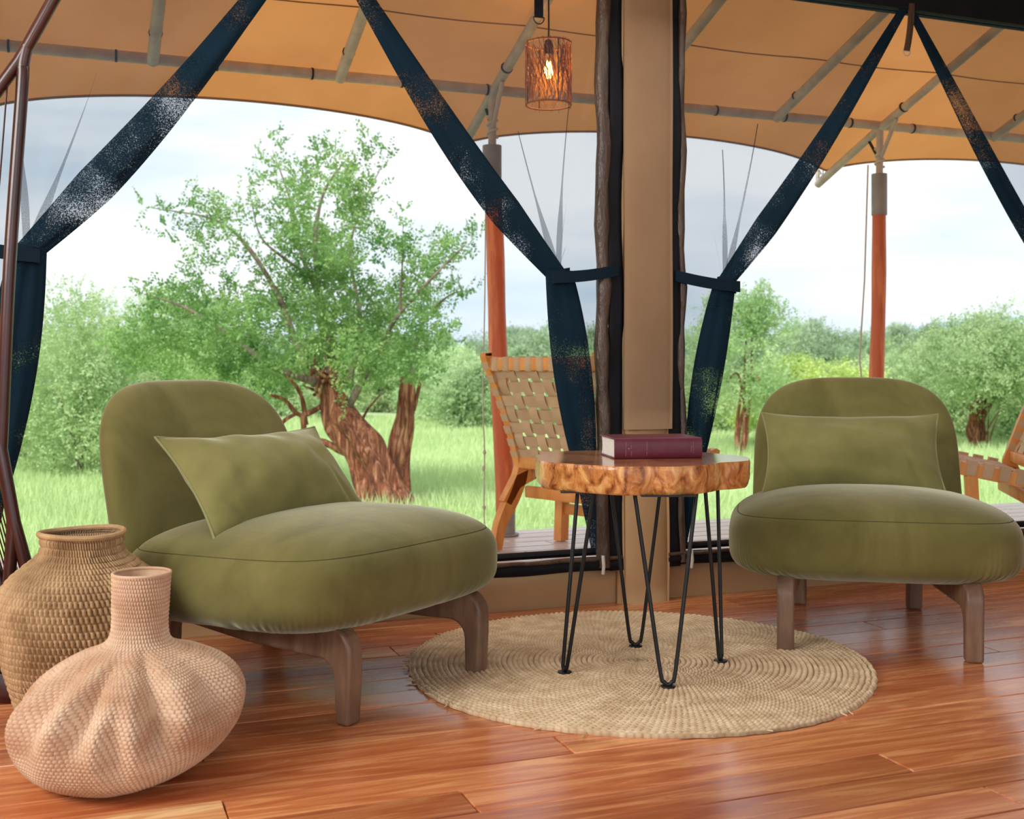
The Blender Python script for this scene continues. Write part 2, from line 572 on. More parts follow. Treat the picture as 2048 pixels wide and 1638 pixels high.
# worn earth only near the deck (object y axis points away from it)
sx = t.nodes.new('ShaderNodeSeparateXYZ')
t.links.new(tcn.outputs['Object'], sx.inputs[0])
mr = t.nodes.new('ShaderNodeMapRange')
mr.inputs['From Min'].default_value = 4.6
mr.inputs['From Max'].default_value = 7.0
mr.inputs['To Min'].default_value = -0.06
mr.inputs['To Max'].default_value = 0.25
t.links.new(sx.outputs['Y'], mr.inputs['Value'])
ad = t.nodes.new('ShaderNodeMath')
ad.operation = 'ADD'
t.links.new(a1.outputs['Fac'], ad.inputs[0])
t.links.new(mr.outputs[0], ad.inputs[1])
t.links.new(ad.outputs[0], r1.inputs['Fac'])
t.links.new(a2.outputs['Fac'], r2.inputs['Fac'])
mx = t.nodes.new('ShaderNodeMix')
mx.data_type = 'RGBA'
mx.blend_type = 'MULTIPLY'
mx.inputs[0].default_value = 1.0
t.links.new(r1.outputs[0], mx.inputs[6])
t.links.new(r2.outputs[0], mx.inputs[7])
t.links.new(mx.outputs[2], p.inputs['Base Color'])
p.inputs['Roughness'].default_value = 0.95
M['ground'] = gm

# ------------------------------------------------------------------ floor of boards
WN = 3.123           # n of the tent wall
fl = MB().box((0, 0, -0.05), (9.0, 6.3, 0.05)).build('floor', M['subfloor'], kind='structure')
fl.location = wp(1.0, WN - 3.1, 0)
fl.rotation_euler = (0, 0, A)
TINTS = [(1, 1, 1, 1), (1.0, 0.92, 0.86, 1), (0.86, 0.80, 0.76, 1), (1.12, 1.14, 1.1, 1), (0.95, 0.84, 0.78, 1), (1.05, 1.0, 0.95, 1), (0.78, 0.70, 0.66, 1)]
PW = 0.1005
rnd = random.Random(5)
row = 0
n = WN + 0.02
while n > -2.2:
    u = -2.6 - rnd.random() * 1.2
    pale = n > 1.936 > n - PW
    while u < 4.6:
        L = rnd.uniform(1.3, 2.9) if n > 0.5 else 4.0
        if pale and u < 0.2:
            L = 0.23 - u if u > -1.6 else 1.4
        if u + L > -2.5 and n - PW > -2.3:
            a, b = max(u, -2.6), min(u + L, 4.7)
            if b - a > 0.1:
                bx = MB().box((0, 0, -0.0125), (b - a - 0.0028, PW - 0.0028, 0.025), bev=0.002)
                o = bx.build('plank', M['plank'], fl)
                o.location = ((a + b) / 2 - 1.0, n - PW / 2 - (WN - 3.1), rnd.uniform(-0.0006, 0.0006))
                o.color = rnd.choice(TINTS)
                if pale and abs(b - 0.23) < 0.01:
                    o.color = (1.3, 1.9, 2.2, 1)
        u += L
    n -= PW
    row += 1

# ------------------------------------------------------------------ deck outside
dk = MB().box((0, 0, -0.09), (9.6, 1.52, 0.1)).build('veranda_deck', M['deck_dark'], kind='structure')
dk.location = wp(1.2, WN + 0.03 + 0.755, 0)
dk.rotation_euler = (0, 0, A)
NR = 14
pw = 1.51 / NR
for r in range(NR):
    u = -3.6 - rnd.random() * 2
    while u < 6.0:
        L = rnd.uniform(2.4, 3.6)
        a, b = max(u, -3.6), min(u + L, 6.0)
        if b - a > 0.1:
            o = MB().box((0, 0, -0.02), (b - a - 0.004, pw - 0.009, 0.034), bev=0.003).build('plank', M['deck'], dk)
            o.location = ((a + b) / 2 - 1.2, -0.755 + (r + 0.5) * pw, 0)
            c = rnd.uniform(0.88, 1.08)
            o.color = (c, c, c, 1)
        u += L
fascia = MB().box((0, 0, -0.22), (9.6, 0.03, 0.42)).build('fascia_board', M['deck_dark'], dk)
fascia.location = (0, 0.77, 0)

# ------------------------------------------------------------------ tent wall
SZ, HZ = 0.105, 1.905            # sill and header heights
LU0, LU1 = -0.24, 1.505          # left opening
RU0, RU1 = 1.722, 3.47           # right opening


def wallquad(name, u0, u1, z0, z1, n=WN, th=0.012, mt='canvas', parent=None, wob=0.006, nu=None, bulge=0.0, **k):
    nu = nu or max(4, int((u1 - u0) / 0.06))
    nz = max(4, int((z1 - z0) / 0.06))
    U, Z = np.meshgrid(np.linspace(u0, u1, nu), np.linspace(z0, z1, nz), indexing='ij')
    s = (U - u0) / max(u1 - u0, 1e-6)
    NN = n + wob * np.sin(U * 9 + Z * 3.1) * np.sin(Z * 5 + U * 2) - bulge * (4 * s * (1 - s)) ** 0.5
    def W_(nn):
        return np.stack([UX * U - UY * nn, UY * U + UX * nn, Z], -1)
    Pf, Pb = W_(NN), W_(NN + th)
    v = np.concatenate([Pf.reshape(-1, 3), Pb.reshape(-1, 3)])
    f = grid_faces(nu, nz)
    m_ = nu * nz
    fs = [f, f[:, ::-1] + m_]
    # rim
    idx = np.arange(m_).reshape(nu, nz)
    for line in (idx[0], idx[-1], idx[:, 0], idx[:, -1]):
        a_, b_ = line[:-1], line[1:]
        fs.append(np.stack([a_, b_, b_ + m_, a_ + m_], -1))
    return link(name, mesh_np(name, v, np.concatenate(fs)), M[mt], parent, **k)


wall = wallquad('wall_back', -2.7, 4.8, -0.02, SZ, kind='structure')
wallquad('header_panel', -2.7, 4.8, HZ, 2.75, parent=wall, mt='canvas_dark')
wallquad('side_panel', -2.7, LU0, SZ, HZ, parent=wall)
wallquad('side_panel', RU1, 4.8, SZ, HZ, parent=wall)
wallquad('pillar', 1.53, 1.70, -0.01, HZ, n=WN - 0.02, bulge=0.035, wob=0.003, nu=14, parent=wall)
wallquad('pillar_flap', 1.533, 1.695, 0.525, HZ + 0.02, n=WN - 0.058, wob=0.004, bulge=0.01, th=0.006, mt='canvas_dark', nu=12, parent=wall, label='darker canvas flap hanging over the upper pillar')
# piping seams along the pillar
for uu in (1.537, 1.69):
    MB().tube([wp(uu + 0.002 * math.sin(k * 1.3), WN - 0.04, 0.0 + k * 0.12) for k in range(17)], 0.0045, 6).build('pillar_seam', M['canvas'], wall)
# header band (black) over the openings
MB().prism([(-2.6, HZ), (4.7, HZ), (4.7, HZ + 0.13), (-2.6, HZ + 0.13)], WN - 0.03, WN + 0.03, lambda a, b, d: wp(a, d, b)).build('header_band', M['black'], wall)
# black borders beside the openings, brown rolled vinyl next to them, sill hems
for (u0, u1, ur) in ((1.488, 1.534, 1.472), (1.690, 1.728, 1.738), (LU0 - 0.04, LU0, LU0 + 0.015), (RU1, RU1 + 0.04, RU1 - 0.012)):
    pts = []
    nzz = 26
    U, K = np.meshgrid(np.linspace(u0, u1, 5), np.linspace(0, 1, nzz), indexing='ij')
    Z = SZ + K * (HZ + 0.02 - SZ)
    wb = 0.004 * np.sin(K * 17 + u0 * 5)
    NN = WN - 0.045 + 0.004 * np.sin(K * 23)
    P = np.stack([UX * (U + wb) - UY * NN, UY * (U + wb) + UX * NN, Z], -1)
    g = grid('border', P, M['black'], wall)
    sm = g.modifiers.new('s', 'SOLIDIFY')
    sm.thickness = 0.012
    rr = 0.021 if ur < 1.5 else 0.013
    MB().tube([wp(ur + 0.004 * math.sin(k * 0.9 + ur), WN - 0.035 + 0.003 * math.sin(k * 1.7), SZ + 0.01 + k * (HZ - SZ) / 30) for k in range(31)],
              [rr * (1 + 0.10 * math.sin(k * 1.9) + 0.05 * math.sin(k * 4.1)) for k in range(31)], 12).build('rolled_flap', M['vinyl'], wall, label='brown vinyl flap rolled up beside the opening')
for (u0, u1) in ((LU0 - 0.04, 1.534), (1.690, RU1 + 0.04)):
    q = int((u1 - u0) / 0.05)
    MB().tube([wp(u0 + (u1 - u0) * k / q, WN - 0.03, 0.126 + 0.002 * math.sin(k)) for k in range(q + 1)], 0.021, 10, flat=(0.75, 1.0)).build('sill_hem', M['black'], wall)
    MB().tube([wp(u0 + (u1 - u0) * k / q, WN - 0.042, 0.142 + 0.0015 * math.sin(k * 2)) for k in range(q + 1)], 0.006, 8).build('sill_piping', M['vinyl'], wall)
    MB().tube([wp(u0 + (u1 - u0) * k / q, WN + 0.005, 0.157) for k in range(q + 1)], 0.011, 10, flat=(1.6, 1)).build('sill_webbing', M['black'], wall)
for uu in (1.462, 1.76):
    MB().tube([wp(uu, WN - 0.06, 0.10), wp(uu, WN - 0.065, 0.125), wp(uu, WN - 0.06, 0.155)], 0.005, 8).build('toggle', M['rope'], wall)
# inner ceiling and side walls of the tent
cl = MB()
for (a, b, c, d) in (((-2.7, 3.14, 2.03), (4.8, 3.14, 2.03), (4.8, 0.9, 2.35), (-2.7, 0.9, 2.35)), ((-2.7, 0.9, 2.35), (4.8, 0.9, 2.35), (4.8, -1.5, 2.1), (-2.7, -1.5, 2.1))):
    q = [wp(*p_) for p_ in (a, b, c, d)]
    cl.add(q + [p_ + Vector((0, 0, 0.02)) for p_ in q], [(0, 1, 2, 3), (7, 6, 5, 4), (0, 4, 5, 1), (1, 5, 6, 2), (2, 6, 7, 3), (3, 7, 4, 0)])
cl.build('ceiling', M['liner'], kind='structure', smooth=False)
for nm, uu in (('wall_left', -2.7), ('wall_right', 4.8)):
    q = [wp(uu, WN, -0.02), wp(uu, -0.6, -0.02), wp(uu, -0.6, 2.2), wp(uu, 0.9, 2.36), wp(uu, WN, 2.04)]
    e = wp(uu + (-0.015 if uu < 0 else 0.015), 0, 0) - wp(uu, 0, 0)
    MB().add(q + [p_ + e for p_ in q], [(0, 1, 2, 3, 4), (9, 8, 7, 6, 5)] + [(i, (i + 1) % 5, 5 + (i + 1) % 5, 5 + i) for i in range(5)]).build(nm, M['canvas'], kind='structure', smooth=False)

# ------------------------------------------------------------------ awning
PN, PZ, SL = 4.55, 1.88, 0.36       # purlin line and roof slope
POSTS = [-0.345, 1.656, 3.657, 5.66]
aw = empty('awning', wp(1.6, WN, 2.3), label='tan canvas veranda awning on grey steel tubes outside the tent openings', cat='awning')
awi = Matrix.Translation(aw.location).inverted()


def ap(o):
    o.matrix_parent_inverse = awi
    return o


nu, nd = 260, 34
uu = np.linspace(-1.9, 6.3, nu)
ss = np.mod((uu - POSTS[0]) / 2.001, 1.0)
bb = (4 * ss * (1 - ss)) ** 0.62
edge_d = 0.47 - 0.17 * bb
edge_z = 1.725 + 0.095 * bb
T = np.linspace(0, 1, nd)
P = np.zeros((nu, nd, 3))
for j, tt in enumerate(T):
    if tt < 0.75:                      # wall to purlin
        k = tt / 0.75
        nn = WN + 0.02 + (PN - WN - 0.02) * k
        zz = PZ + 0.03 + SL * (PN - nn)
        sag = 0.012 * np.abs(np.sin(PI * (uu - POSTS[0]) / 0.667)) * math.sin(PI * k)
        z = zz - sag
        nn = np.full(nu, nn)
    else:
        k = (tt - 0.75) / 0.25
        nn = PN + edge_d * k
        z = (PZ + 0.03) * (1 - k) + edge_z * k + 0.012 * math.sin(PI * k)
    P[:, j, 0] = UX * uu - UY * nn
    P[:, j, 1] = UY * uu + UX * nn
    P[:, j, 2] = z
can = ap(grid('canopy', P, M['canopy'], aw))
hem = MB()
hem.tube([Vector(P[i, -1]) for i in range(0, nu, 2)], 0.007, 6)
ap(hem.build('canopy_hem', M['canvas_dark'], aw))
# a sewn seam line across the canopy
sj = int(nd * 0.80)
ap(MB().tube([Vector(P[i, 18]) - Vector((0, 0, 0.002)) for i in range(0, nu, 4)], 0.003, 5).build('canopy_seam', M['canvas_dark'], aw))
ap(MB().tube([wp(-1.9, PN, PZ), wp(6.3, PN, PZ)], 0.0215, 14).build('purlin', M['steel'], aw))
RAFT = [-0.99, -0.345, 0.282, 1.0, 1.656, 2.33, 3.06, 3.657, 4.35, 5.0, 5.66]
for u in RAFT:
    post = any(abs(u - q) < 0.01 for q in POSTS)
    mb = MB()
    top = wp(u, WN + 0.05, PZ - 0.005 + SL * (PN - WN - 0.05))
    if post:
        tip = wp(u, PN + 0.50, 1.668)
        knee = wp(u, PN, PZ - 0.012)
        mb.tube([top, knee, tip], 0.0205, 12)
        o = ap(mb.build('rafter', M['steel'], aw))
        ap(MB().tube([tip - Vector((0, 0, 0.005)), tip + Vector((0, 0, 0.125))], 0.011, 10).build('eave_stub', M['steel'], aw))
        lace = MB()
        ed = Vector((P[int((u + 1.9) / 8.2 * (nu - 1)), -1]))
        for k in range(4):
            lace.tube([tip + Vector((0, 0, 0.02 + 0.025 * k)), (tip + ed) / 2 + Vector((0.01 * k, 0, 0.03 - 0.01 * k)), ed + wp(0.03 * (k - 1.5), 0, 0)], 0.003, 5)
        ap(lace.build('lacing_cord', M['rope'], aw))
    else:
        end = wp(u, PN - 0.005, PZ - 0.012)
        mb.tube([top, end], 0.0225, 12)
        ap(mb.build('rafter', M['steel'], aw))
    d_ = (wp(u, WN, 0) - wp(u, PN, 0)).normalized()
    cpt = wp(u, PN - 0.17, PZ - 0.008 + SL * 0.17)
    ax = (d_ + Vector((0, 0, SL))).normalized()
    ap(MB().tube([cpt - ax * 0.004, cpt + ax * 0.004], 0.0255, 12).build('clamp', M['dark'], aw))
for k in range(22):
    u = -1.7 + k * 0.37
    c_ = wp(u, PN, PZ)
    dd = wp(0.004, 0, 0)
    ap(MB().tube([c_ - dd, c_ + dd], 0.0245, 12).build('cord_loop', M['dark'], aw))

# ------------------------------------------------------------------ timber posts on the deck edge
GZ = -0.45


def timber_post(u, r0, r1, lean0, lean1, sleeve0, label):
    base = wp(u, PN, 0)
    root = empty('timber_post', base + Vector((lean0, 0, 0)), label=label, cat='post')
    L0, L1 = Vector((0, 0, 0)), Vector((lean1 - lean0, 0, 0))
    zt = sleeve0
    pts, rr = [], []
    for k in range(16):
        s = k / 15
        w = 0.004 * math.sin(s * 7 + u)
        pts.append(L0.lerp(L1, s) + Vector((w, 0, 0.10 + (zt - 0.10) * s)))
        rr.append(r0 + (r1 - r0) * s + 0.0012 * math.sin(s * 19))
    pts[0].x = 0
    MB().tube(pts, rr, 18).build('timber', M['post'], root)
    MB().tube([(0, 0, 0), (0, 0, 0.006)], r0 * 1.35, 18).tube([(0, 0, 0.006), (0, 0, 0.125)], r0 * 0.97, 18).build('base_bracket', M['sleeve'], root)
    top = pts[-1]
    sl = MB()
    sl.tube([top + Vector((0, 0, -0.10)), top + Vector((0, 0, 0.10))], r1 * 1.12, 18)
    sl.build('steel_sleeve', M['sleeve'], root)
    ptop = Vector((0 - lean0, 0, PZ))
    ps = MB()
    ps.tube([top + Vector((0, 0, 0.05)), ptop - Vector((0, 0, 0.02))], 0.017, 12)
    ps.build('steel_pipe', M['steel'], root)
    br = MB()
    mid = top.lerp(ptop, 0.55)
    nd_ = wp(0, 1, 0)
    br.tube([mid + Vector((0, 0, -0.02)), ptop + nd_ * 0.09 + Vector((0, 0, -0.05))], 0.007, 8)
    br.build('brace', M['dark'], root)
    br = MB()
    br.tube([mid + Vector((0, 0, -0.02)), ptop - nd_ * 0.12 + Vector((0, 0, 0.01))], 0.010, 8)
    br.build('brace', M['steel'], root)
    rp = MB()
    hel = []
    for k in range(40):
        a = k / 39 * 2 * PI * 2.5
        hel.append(mid + Vector((0.021 * math.cos(a), 0.021 * math.sin(a), -0.05 + 0.09 * k / 39)))
    rp.tube(hel, 0.006, 6)
    rp.build('rope_lashing', M['rope'], root)
    return root


timber_post(1.656, 0.042, 0.036, 0.055, -0.005, 1.545, 'orange-red timber post standing behind the woven chair, tallest in the frame')
timber_post(3.657, 0.036, 0.033, -0.03, 0.0, 1.545, 'orange-red timber post rising behind the green chair that stands beside the round table')

# guy ropes with knots
g1 = MB()
pts = bez([px(972, 300, 4.84), px(970, 560, 4.80), px(966, 800, 4.78), px(969, 900, 4.78), px(968, 1010, 4.76), wp(1.575, 4.42, 0.0)], 8)
g1.tube(pts, 0.0028, 6)
for q in ((969, 905), (967, 937), (968, 1015)):
    c = px(q[0], q[1], 4.775)
    g1.tube([c + Vector((0, 0, -0.011)), c + Vector((0, 0, 0)), c + Vector((0, 0, 0.011))], [0.003, 0.008, 0.003], 8)
g1.build('guy_rope', M['rope'], label='thin pale knotted rope hanging beside the timber post near the woven chair', cat='rope')
g2 = MB()
g2.tube([px(1736, 330, 5.56), px(1729, 560, 5.55), px(1719, 720, 5.55), wp(3.60, 4.5, 0.0)], 0.004, 6)
g2.build('guy_rope', M['rope'], label='thin grey cord running down beside the timber post behind the green chair', cat='rope')

# ------------------------------------------------------------------ mosquito-net curtains
def curtain(ua, us, Ku, Kz, bot_u, label, seed, wide=1.0):
    """ua: apex u at the header, us: side edge u, K: the tie point"""
    rg = np.random.default_rng(seed)
    n0 = WN - 0.012
    root = empty('mosquito_net_curtain', wp(Ku, n0, 0), label=label, cat='curtain', group='dark mosquito-net curtains tied back in the openings')
    inv = Matrix.Translation(root.location).inverted()
    def q(o):
        o.matrix_parent_inverse = inv
        return o
    zt = HZ + 0.02
    tie_us = us
    # boundary from apex along the header to the side, then down the side to the tie height
    Ltop, Lside = abs(us - ua), zt - Kz - 0.02
    ns, nt_ = 150, 46
    S = np.linspace(0, Ltop + Lside, ns)
    BU = np.where(S < Ltop, ua + (us - ua) * S / Ltop, us)
    BZ = np.where(S < Ltop, zt, zt - (S - Ltop))
    t_ = np.linspace(0, 1, nt_)[None, :]
    U = BU[:, None] * (1 - t_) + Ku * t_
    Z = BZ[:, None] * (1 - t_) + Kz * t_
    ph = S[:, None] / (Ltop + Lside)
    fold = np.zeros((ns, nt_))
    for k in range(7):
        fold += rg.uniform(0.3, 1) * np.sin(ph * rg.uniform(14, 60) + rg.uniform(0, 6))
    NNn = n0 + fold * 0.006 * (t_ ** 0.8) * (1.0 - ph ** 6) * np.clip((1 - t_) * 6, 0.15, 1)
    P_ = np.stack([UX * U - UY * NNn, UY * U + UX * NNn, Z], -1)
    uv = np.stack([U * 10, Z * 10], -1)
    q(grid('netting', P_, M['net'], root, uv=uv))
    # radial folds lying over the netting (double cloth)
    for k in range(2):
        f0 = (0.26, 0.44)[k] + rg.uniform(-0.03, 0.03)
        i0 = int(f0 * ns)
        b0 = Vector((BU[i0], BZ[i0]))
        s0_ = rg.uniform(0.42, 0.58)
        pts_l, pts_r = [], []
        m_ = 24
        PP = np.zeros((m_, 3, 3))
        for i in range(m_):
            s = s0_ + (1 - s0_) * i / (m_ - 1)
            w = (0.0003 + 0.013 * s ** 4) * min(1, (s - s0_) * 4 + 0.02) * (1 + 0.25 * math.sin(s * 23 + k))
            c = b0.lerp(Vector((Ku, Kz)), s) + Vector((0.02 * math.sin(PI * s) * (1 if us < ua else -1), 0))
            d_ = (Vector((Ku, Kz)) - b0).normalized()
            nrm = Vector((-d_.y, d_.x))
            for j in range(3):
                cc = c + nrm * w * (j - 1)
                v = wp(cc.x, n0 - 0.010 - 0.006 * (1 - abs(j - 1)), cc.y)
                PP[i, j] = v
        q(grid('net_fold', PP, M['netfold'], root))
    # gathered leading edge, hanging slightly slack
    m_, c_ = 60, 26
    PP = np.zeros((m_, c_, 3))
    a0, a1 = Vector((ua, zt)), Vector((Ku, Kz))
    d_ = (a1 - a0).normalized()
    nrm = Vector((-d_.y, d_.x))
    if nrm.y > 0:
        nrm = -nrm
    phs = rg.uniform(0, 6, 4)
    for i in range(m_):
        s = i / (m_ - 1)
        sag = 0.045 * math.sin(PI * s ** 1.3) * wide
        hw = (0.014 + 0.034 * math.sin(PI * min(1, s * 0.62 + 0.02)) ** 1.2) * wide * (1 - 0.35 * max(0, s - 0.8) / 0.2)
        c = a0.lerp(a1, s) + nrm * (sag * 0.6) - nrm * 0.0
        for j in range(c_):
            a = 2 * PI * j / c_
            rr = 1 + 0.16 * math.sin(3 * a + phs[0] + s * 2) + 0.1 * math.sin(5 * a + phs[1] - s * 3)
            off = math.cos(a) * hw * rr
            dn = math.sin(a) * hw * 0.38 * rr
            cc = c + nrm * off
            PP[i, j] = wp(cc.x, n0 - 0.01 + dn, cc.y)
    q(grid('gathered_edge', PP, M['netlow'], root, wj=True))
    # lower drape
    m_ = 70
    PP = np.zeros((m_, c_, 3))
    sgn = 1 if us > ua else -1
    for i in range(m_):
        s = i / (m_ - 1)
        z = Kz + 0.01 - (Kz + 0.01 - 0.17) * s
        uc = Ku + (bot_u - Ku) * (s ** 0.9)
        hw = (0.030 + 0.026 * math.sin(PI * min(1, s * 1.25 + 0.08)) ** 0.8 - 0.016 * max(0, s - 0.75) / 0.25) * wide
        for j in range(c_):
            a = 2 * PI * j / c_
            rr = 1 + 0.20 * math.sin(3 * a + phs[2] + s * 1.2) + 0.12 * math.sin(7 * a + phs[3] + s)
            PP[i, j] = wp(uc + math.cos(a) * hw * rr, n0 - 0.015 + math.sin(a) * hw * 0.5 * rr, z)
    q(grid('drape', PP, M['netlow'], root, wj=True))
    # tail of single net between the drape and the side
    U, K_ = np.meshgrid(np.linspace(0, 1, 12), np.linspace(0, 1, 40), indexing='ij')
    Zt = Kz * (1 - K_) + 0.17 * K_
    uc = Ku + (bot_u - Ku) * (K_ ** 0.9)
    Ut = uc * (1 - U) + us * U
    Nt = n0 + 0.004 * np.sin(U * 12)
    q(grid('net_tail', np.stack([UX * Ut - UY * Nt, UY * Ut + UX * Nt, Zt], -1), M['net'], root, uv=np.stack([Ut * 10, Zt * 10], -1)))
    # tie band: strap from the side to the bunch, wrapped round it
    e_ = us + 0.03 * sgn
    tb = MB()
    sz = Kz + 0.016
    hw = 0.017
    m_ = 14
    prof = []
    for i in range(m_ + 1):
        s = i / m_
        uc = e_ + (Ku - 0.03 * sgn - e_) * s
        zc = sz + (Kz - 0.012 - sz) * s - 0.006 * math.sin(PI * s)
        nn = n0 - 0.045 - 0.012 * math.sin(PI * s * 0.9)
        prof.append((uc, zc, nn))
    V, Fc = [], []
    for (uc, zc, nn) in prof:
        V += [wp(uc, nn, zc - hw), wp(uc, nn, zc + hw), wp(uc, nn + 0.006, zc + hw), wp(uc, nn + 0.006, zc - hw)]
    for i in range(m_):
        for j in range(4):
            j2 = (j + 1) % 4
            Fc.append((i * 4 + j, i * 4 + j2, i * 4 + 4 + j2, i * 4 + 4 + j))
    Fc += [(3, 2, 1, 0), tuple(m_ * 4 + j for j in range(4))]
    tb.add(V, Fc)
    ring = []
    for k in range(25):
        a = 2 * PI * k / 24
        ring.append((math.cos(a), math.sin(a)))
    V, Fc = [], []
    for (c1, s1) in ring[:-1]:
        for zz in (-0.02, 0.02):
            V.append(wp(Ku + 0.033 * wide ** 0.5 * c1, n0 - 0.018 + 0.030 * s1, Kz - 0.006 + zz + 0.006 * c1 * sgn))
    for k in range(24):
        k2 = (k + 1) % 24
        Fc.append((2 * k, 2 * k2, 2 * k2 + 1, 2 * k + 1))
    tb.add(V, Fc)
    tie = q(tb.build('tie_back', M['tie'], root))
    for s in (0.42, 0.62):
        rings = MB()
        uc, zc, nn = prof[int(s * m_)]
        c = wp(uc, nn - 0.002, zc - hw - 0.004)
        pts = []
        for k in range(13):
            a = 2 * PI * k / 12
            pts.append(c + wp(math.cos(a) * 0.006, 0, 0) + Vector((0, 0, math.sin(a) * 0.006)))
        rings.tube(pts, 0.0012, 5)
        ro = rings.build('ring', M['steel'], tie)
        ro.matrix_parent_inverse = inv
    return root


LC, RC = 0.619, 2.602
K = [(-0.107, 1.0), (1.334, 0.985), (1.902, 0.973), (3.30, 0.973)]
curtain(LC, LU0 + 0.0, K[0][0], K[0][1], -0.215, 'dark net curtain tied back behind the dark red steel frame', 1, 0.92)
curtain(LC, LU1 - 0.02, K[1][0], K[1][1], 1.455, 'dark net curtain tied to the canvas pillar, in front of the woven chair', 2, 0.95)
curtain(RC, RU0 + 0.015, K[2][0], K[2][1], 1.752, 'dark net curtain tied to the canvas pillar, behind the book', 3, 0.8)
curtain(RC, RU1, K[3][0], K[3][1], 3.44, 'dark net curtain edge running down beyond the post behind the green chair', 4, 0.8)

# hanging straps with rings
def strap(loc, L, w, m, label, tilt=0.0, ring_m='dark'):
    root = empty('hanging_strap', loc, A, label=label, cat='strap')
    V = []
    k_ = 10
    mb = MB()
    pr = []
    for i in range(k_ + 1):
        s = i / k_
        pr.append((-tilt * s * s, -L * s))
    V, Fc = [], []
    for (x, z) in pr:
        V += [Vector((x - w / 2, -0.003, z)), Vector((x + w / 2, -0.003, z)), Vector((x + w / 2, 0.003, z)), Vector((x - w / 2, 0.003, z))]
    for i in range(k_):
        for j in range(4):
            j2 = (j + 1) % 4
            Fc.append((i * 4 + j, i * 4 + j2, i * 4 + 4 + j2, i * 4 + 4 + j))
    Fc += [(3, 2, 1, 0), tuple(k_ * 4 + j for j in range(4))]
    mb.add(V, Fc).build('webbing', M[m], root)
    c = Vector((pr[-1][0], 0, pr[-1][1]))
    pts = [c + Vector((-w * 0.65, 0, 0.0)), c + Vector((w * 0.65, 0, 0.0))]
    arc = [c + Vector((w * 0.65 * math.cos(a), 0, -w * 0.75 * math.sin(a))) for a in np.linspace(0, PI, 13)]
    MB().tube(pts + arc, 0.0018, 6, caps=False).build('d_ring', M[ring_m], root)


strap(wp(1.293 - 0.03, WN - 0.045, HZ + 0.02), 0.197, 0.026, 'black', 'black webbing strap with metal ring hanging beside the wicker lamp')
strap(wp(RC + 0.012, WN - 0.03, HZ + 0.02), 0.16, 0.022, 'vinyl', 'brown strap with metal ring hanging where two net curtains meet at the top', 0.02, 'steel')

# ------------------------------------------------------------------ pendant lamp on the veranda
LP = px(1097, 150, 4.2)
lampz = CH + (HY - 212) / F * 4.2
H_ = 0.232
R_ = 0.083
ln = -UY * LP.x + UX * LP.y
lz = PZ + 0.03 + SL * (PN - ln)
lamp = empty('pendant_lamp', (LP.x, LP.y, lampz), label='small woven twine pendant lamp, lit, hanging from the veranda awning', cat='lamp')
MB().tube([(0, 0, H_ - 0.005), (0.001, 0, (lz - lampz) * 0.6), (0, 0, lz - lampz)], 0.0032, 6).build('cord', M['dark'], lamp)
MB().lathe([(0.001, H_ + 0.012), (0.012, H_ + 0.008), (0.018, H_ - 0.012), (0.019, H_ - 0.045), (0.014, H_ - 0.05), (0.001, H_ - 0.05)], 14).build('socket', M['dark'], lamp)
bulb = MB().lathe([(0.010, H_ - 0.05), (0.013, H_ - 0.06), (0.026, H_ - 0.085), (0.030, H_ - 0.105), (0.024, H_ - 0.128), (0.012, H_ - 0.137), (0.001, H_ - 0.139)], 18).build('bulb', M['bulb'], lamp)
fm = MB()
for k in range(5):
    a = k * 2 * PI / 5
    fm.tube([(0.006 * math.cos(a), 0.006 * math.sin(a), H_ - 0.07), (0.010 * math.cos(a), 0.010 * math.sin(a), H_ - 0.12)], 0.0022, 5)
fm.build('filament', M['filament'], bulb)
for nm, z in (('rim', 0.004), ('rim', H_ - 0.004)):
    MB().tube([(R_ * math.cos(a), R_ * math.sin(a), z) for a in np.linspace(0, 2 * PI, 33)], 0.0035, 6, caps=False).build(nm, M['shade'], lamp)
tw = MB()
rl = random.Random(3)
for k in range(330):
    a = rl.uniform(0, 2 * PI)
    z0, z1 = rl.uniform(-0.01, H_ * 0.5), 0
    L = rl.uniform(0.08, 0.2)
    z1 = min(H_ + 0.003, z0 + L)
    da = rl.uniform(-0.9, 0.35)
    pts = []
    for i in range(5):
        s = i / 4
        r = R_ + rl.uniform(-0.002, 0.003)
        pts.append((r * math.cos(a + da * s), r * math.sin(a + da * s), z0 + (z1 - z0) * s))
    tw.tube(pts, 0.0011, 3, caps=False)
tw.build('shade', M['shade'], lamp, kind='stuff')
for k in range(4):
    a = k * PI / 2 + 0.4
    MB().tube([(R_ * math.cos(a), R_ * math.sin(a), 0.004), (R_ * math.cos(a), R_ * math.sin(a), H_ - 0.004)], 0.0018, 6).build('wire', M['dark'], lamp)
pl = bpy.data.lights.new('bulb_light', 'POINT')
pl.energy = 3.0
pl.color = (1, 0.6, 0.25)
pl.shadow_soft_size = 0.02
plo = bpy.data.objects.new('bulb_light', pl)
COL.objects.link(plo)
plo.parent = lamp
plo.location = (0, 0, H_ - 0.095)

# ------------------------------------------------------------------ slipper chairs
def sp(v, e):
    return np.sign(v) * np.abs(v) ** e


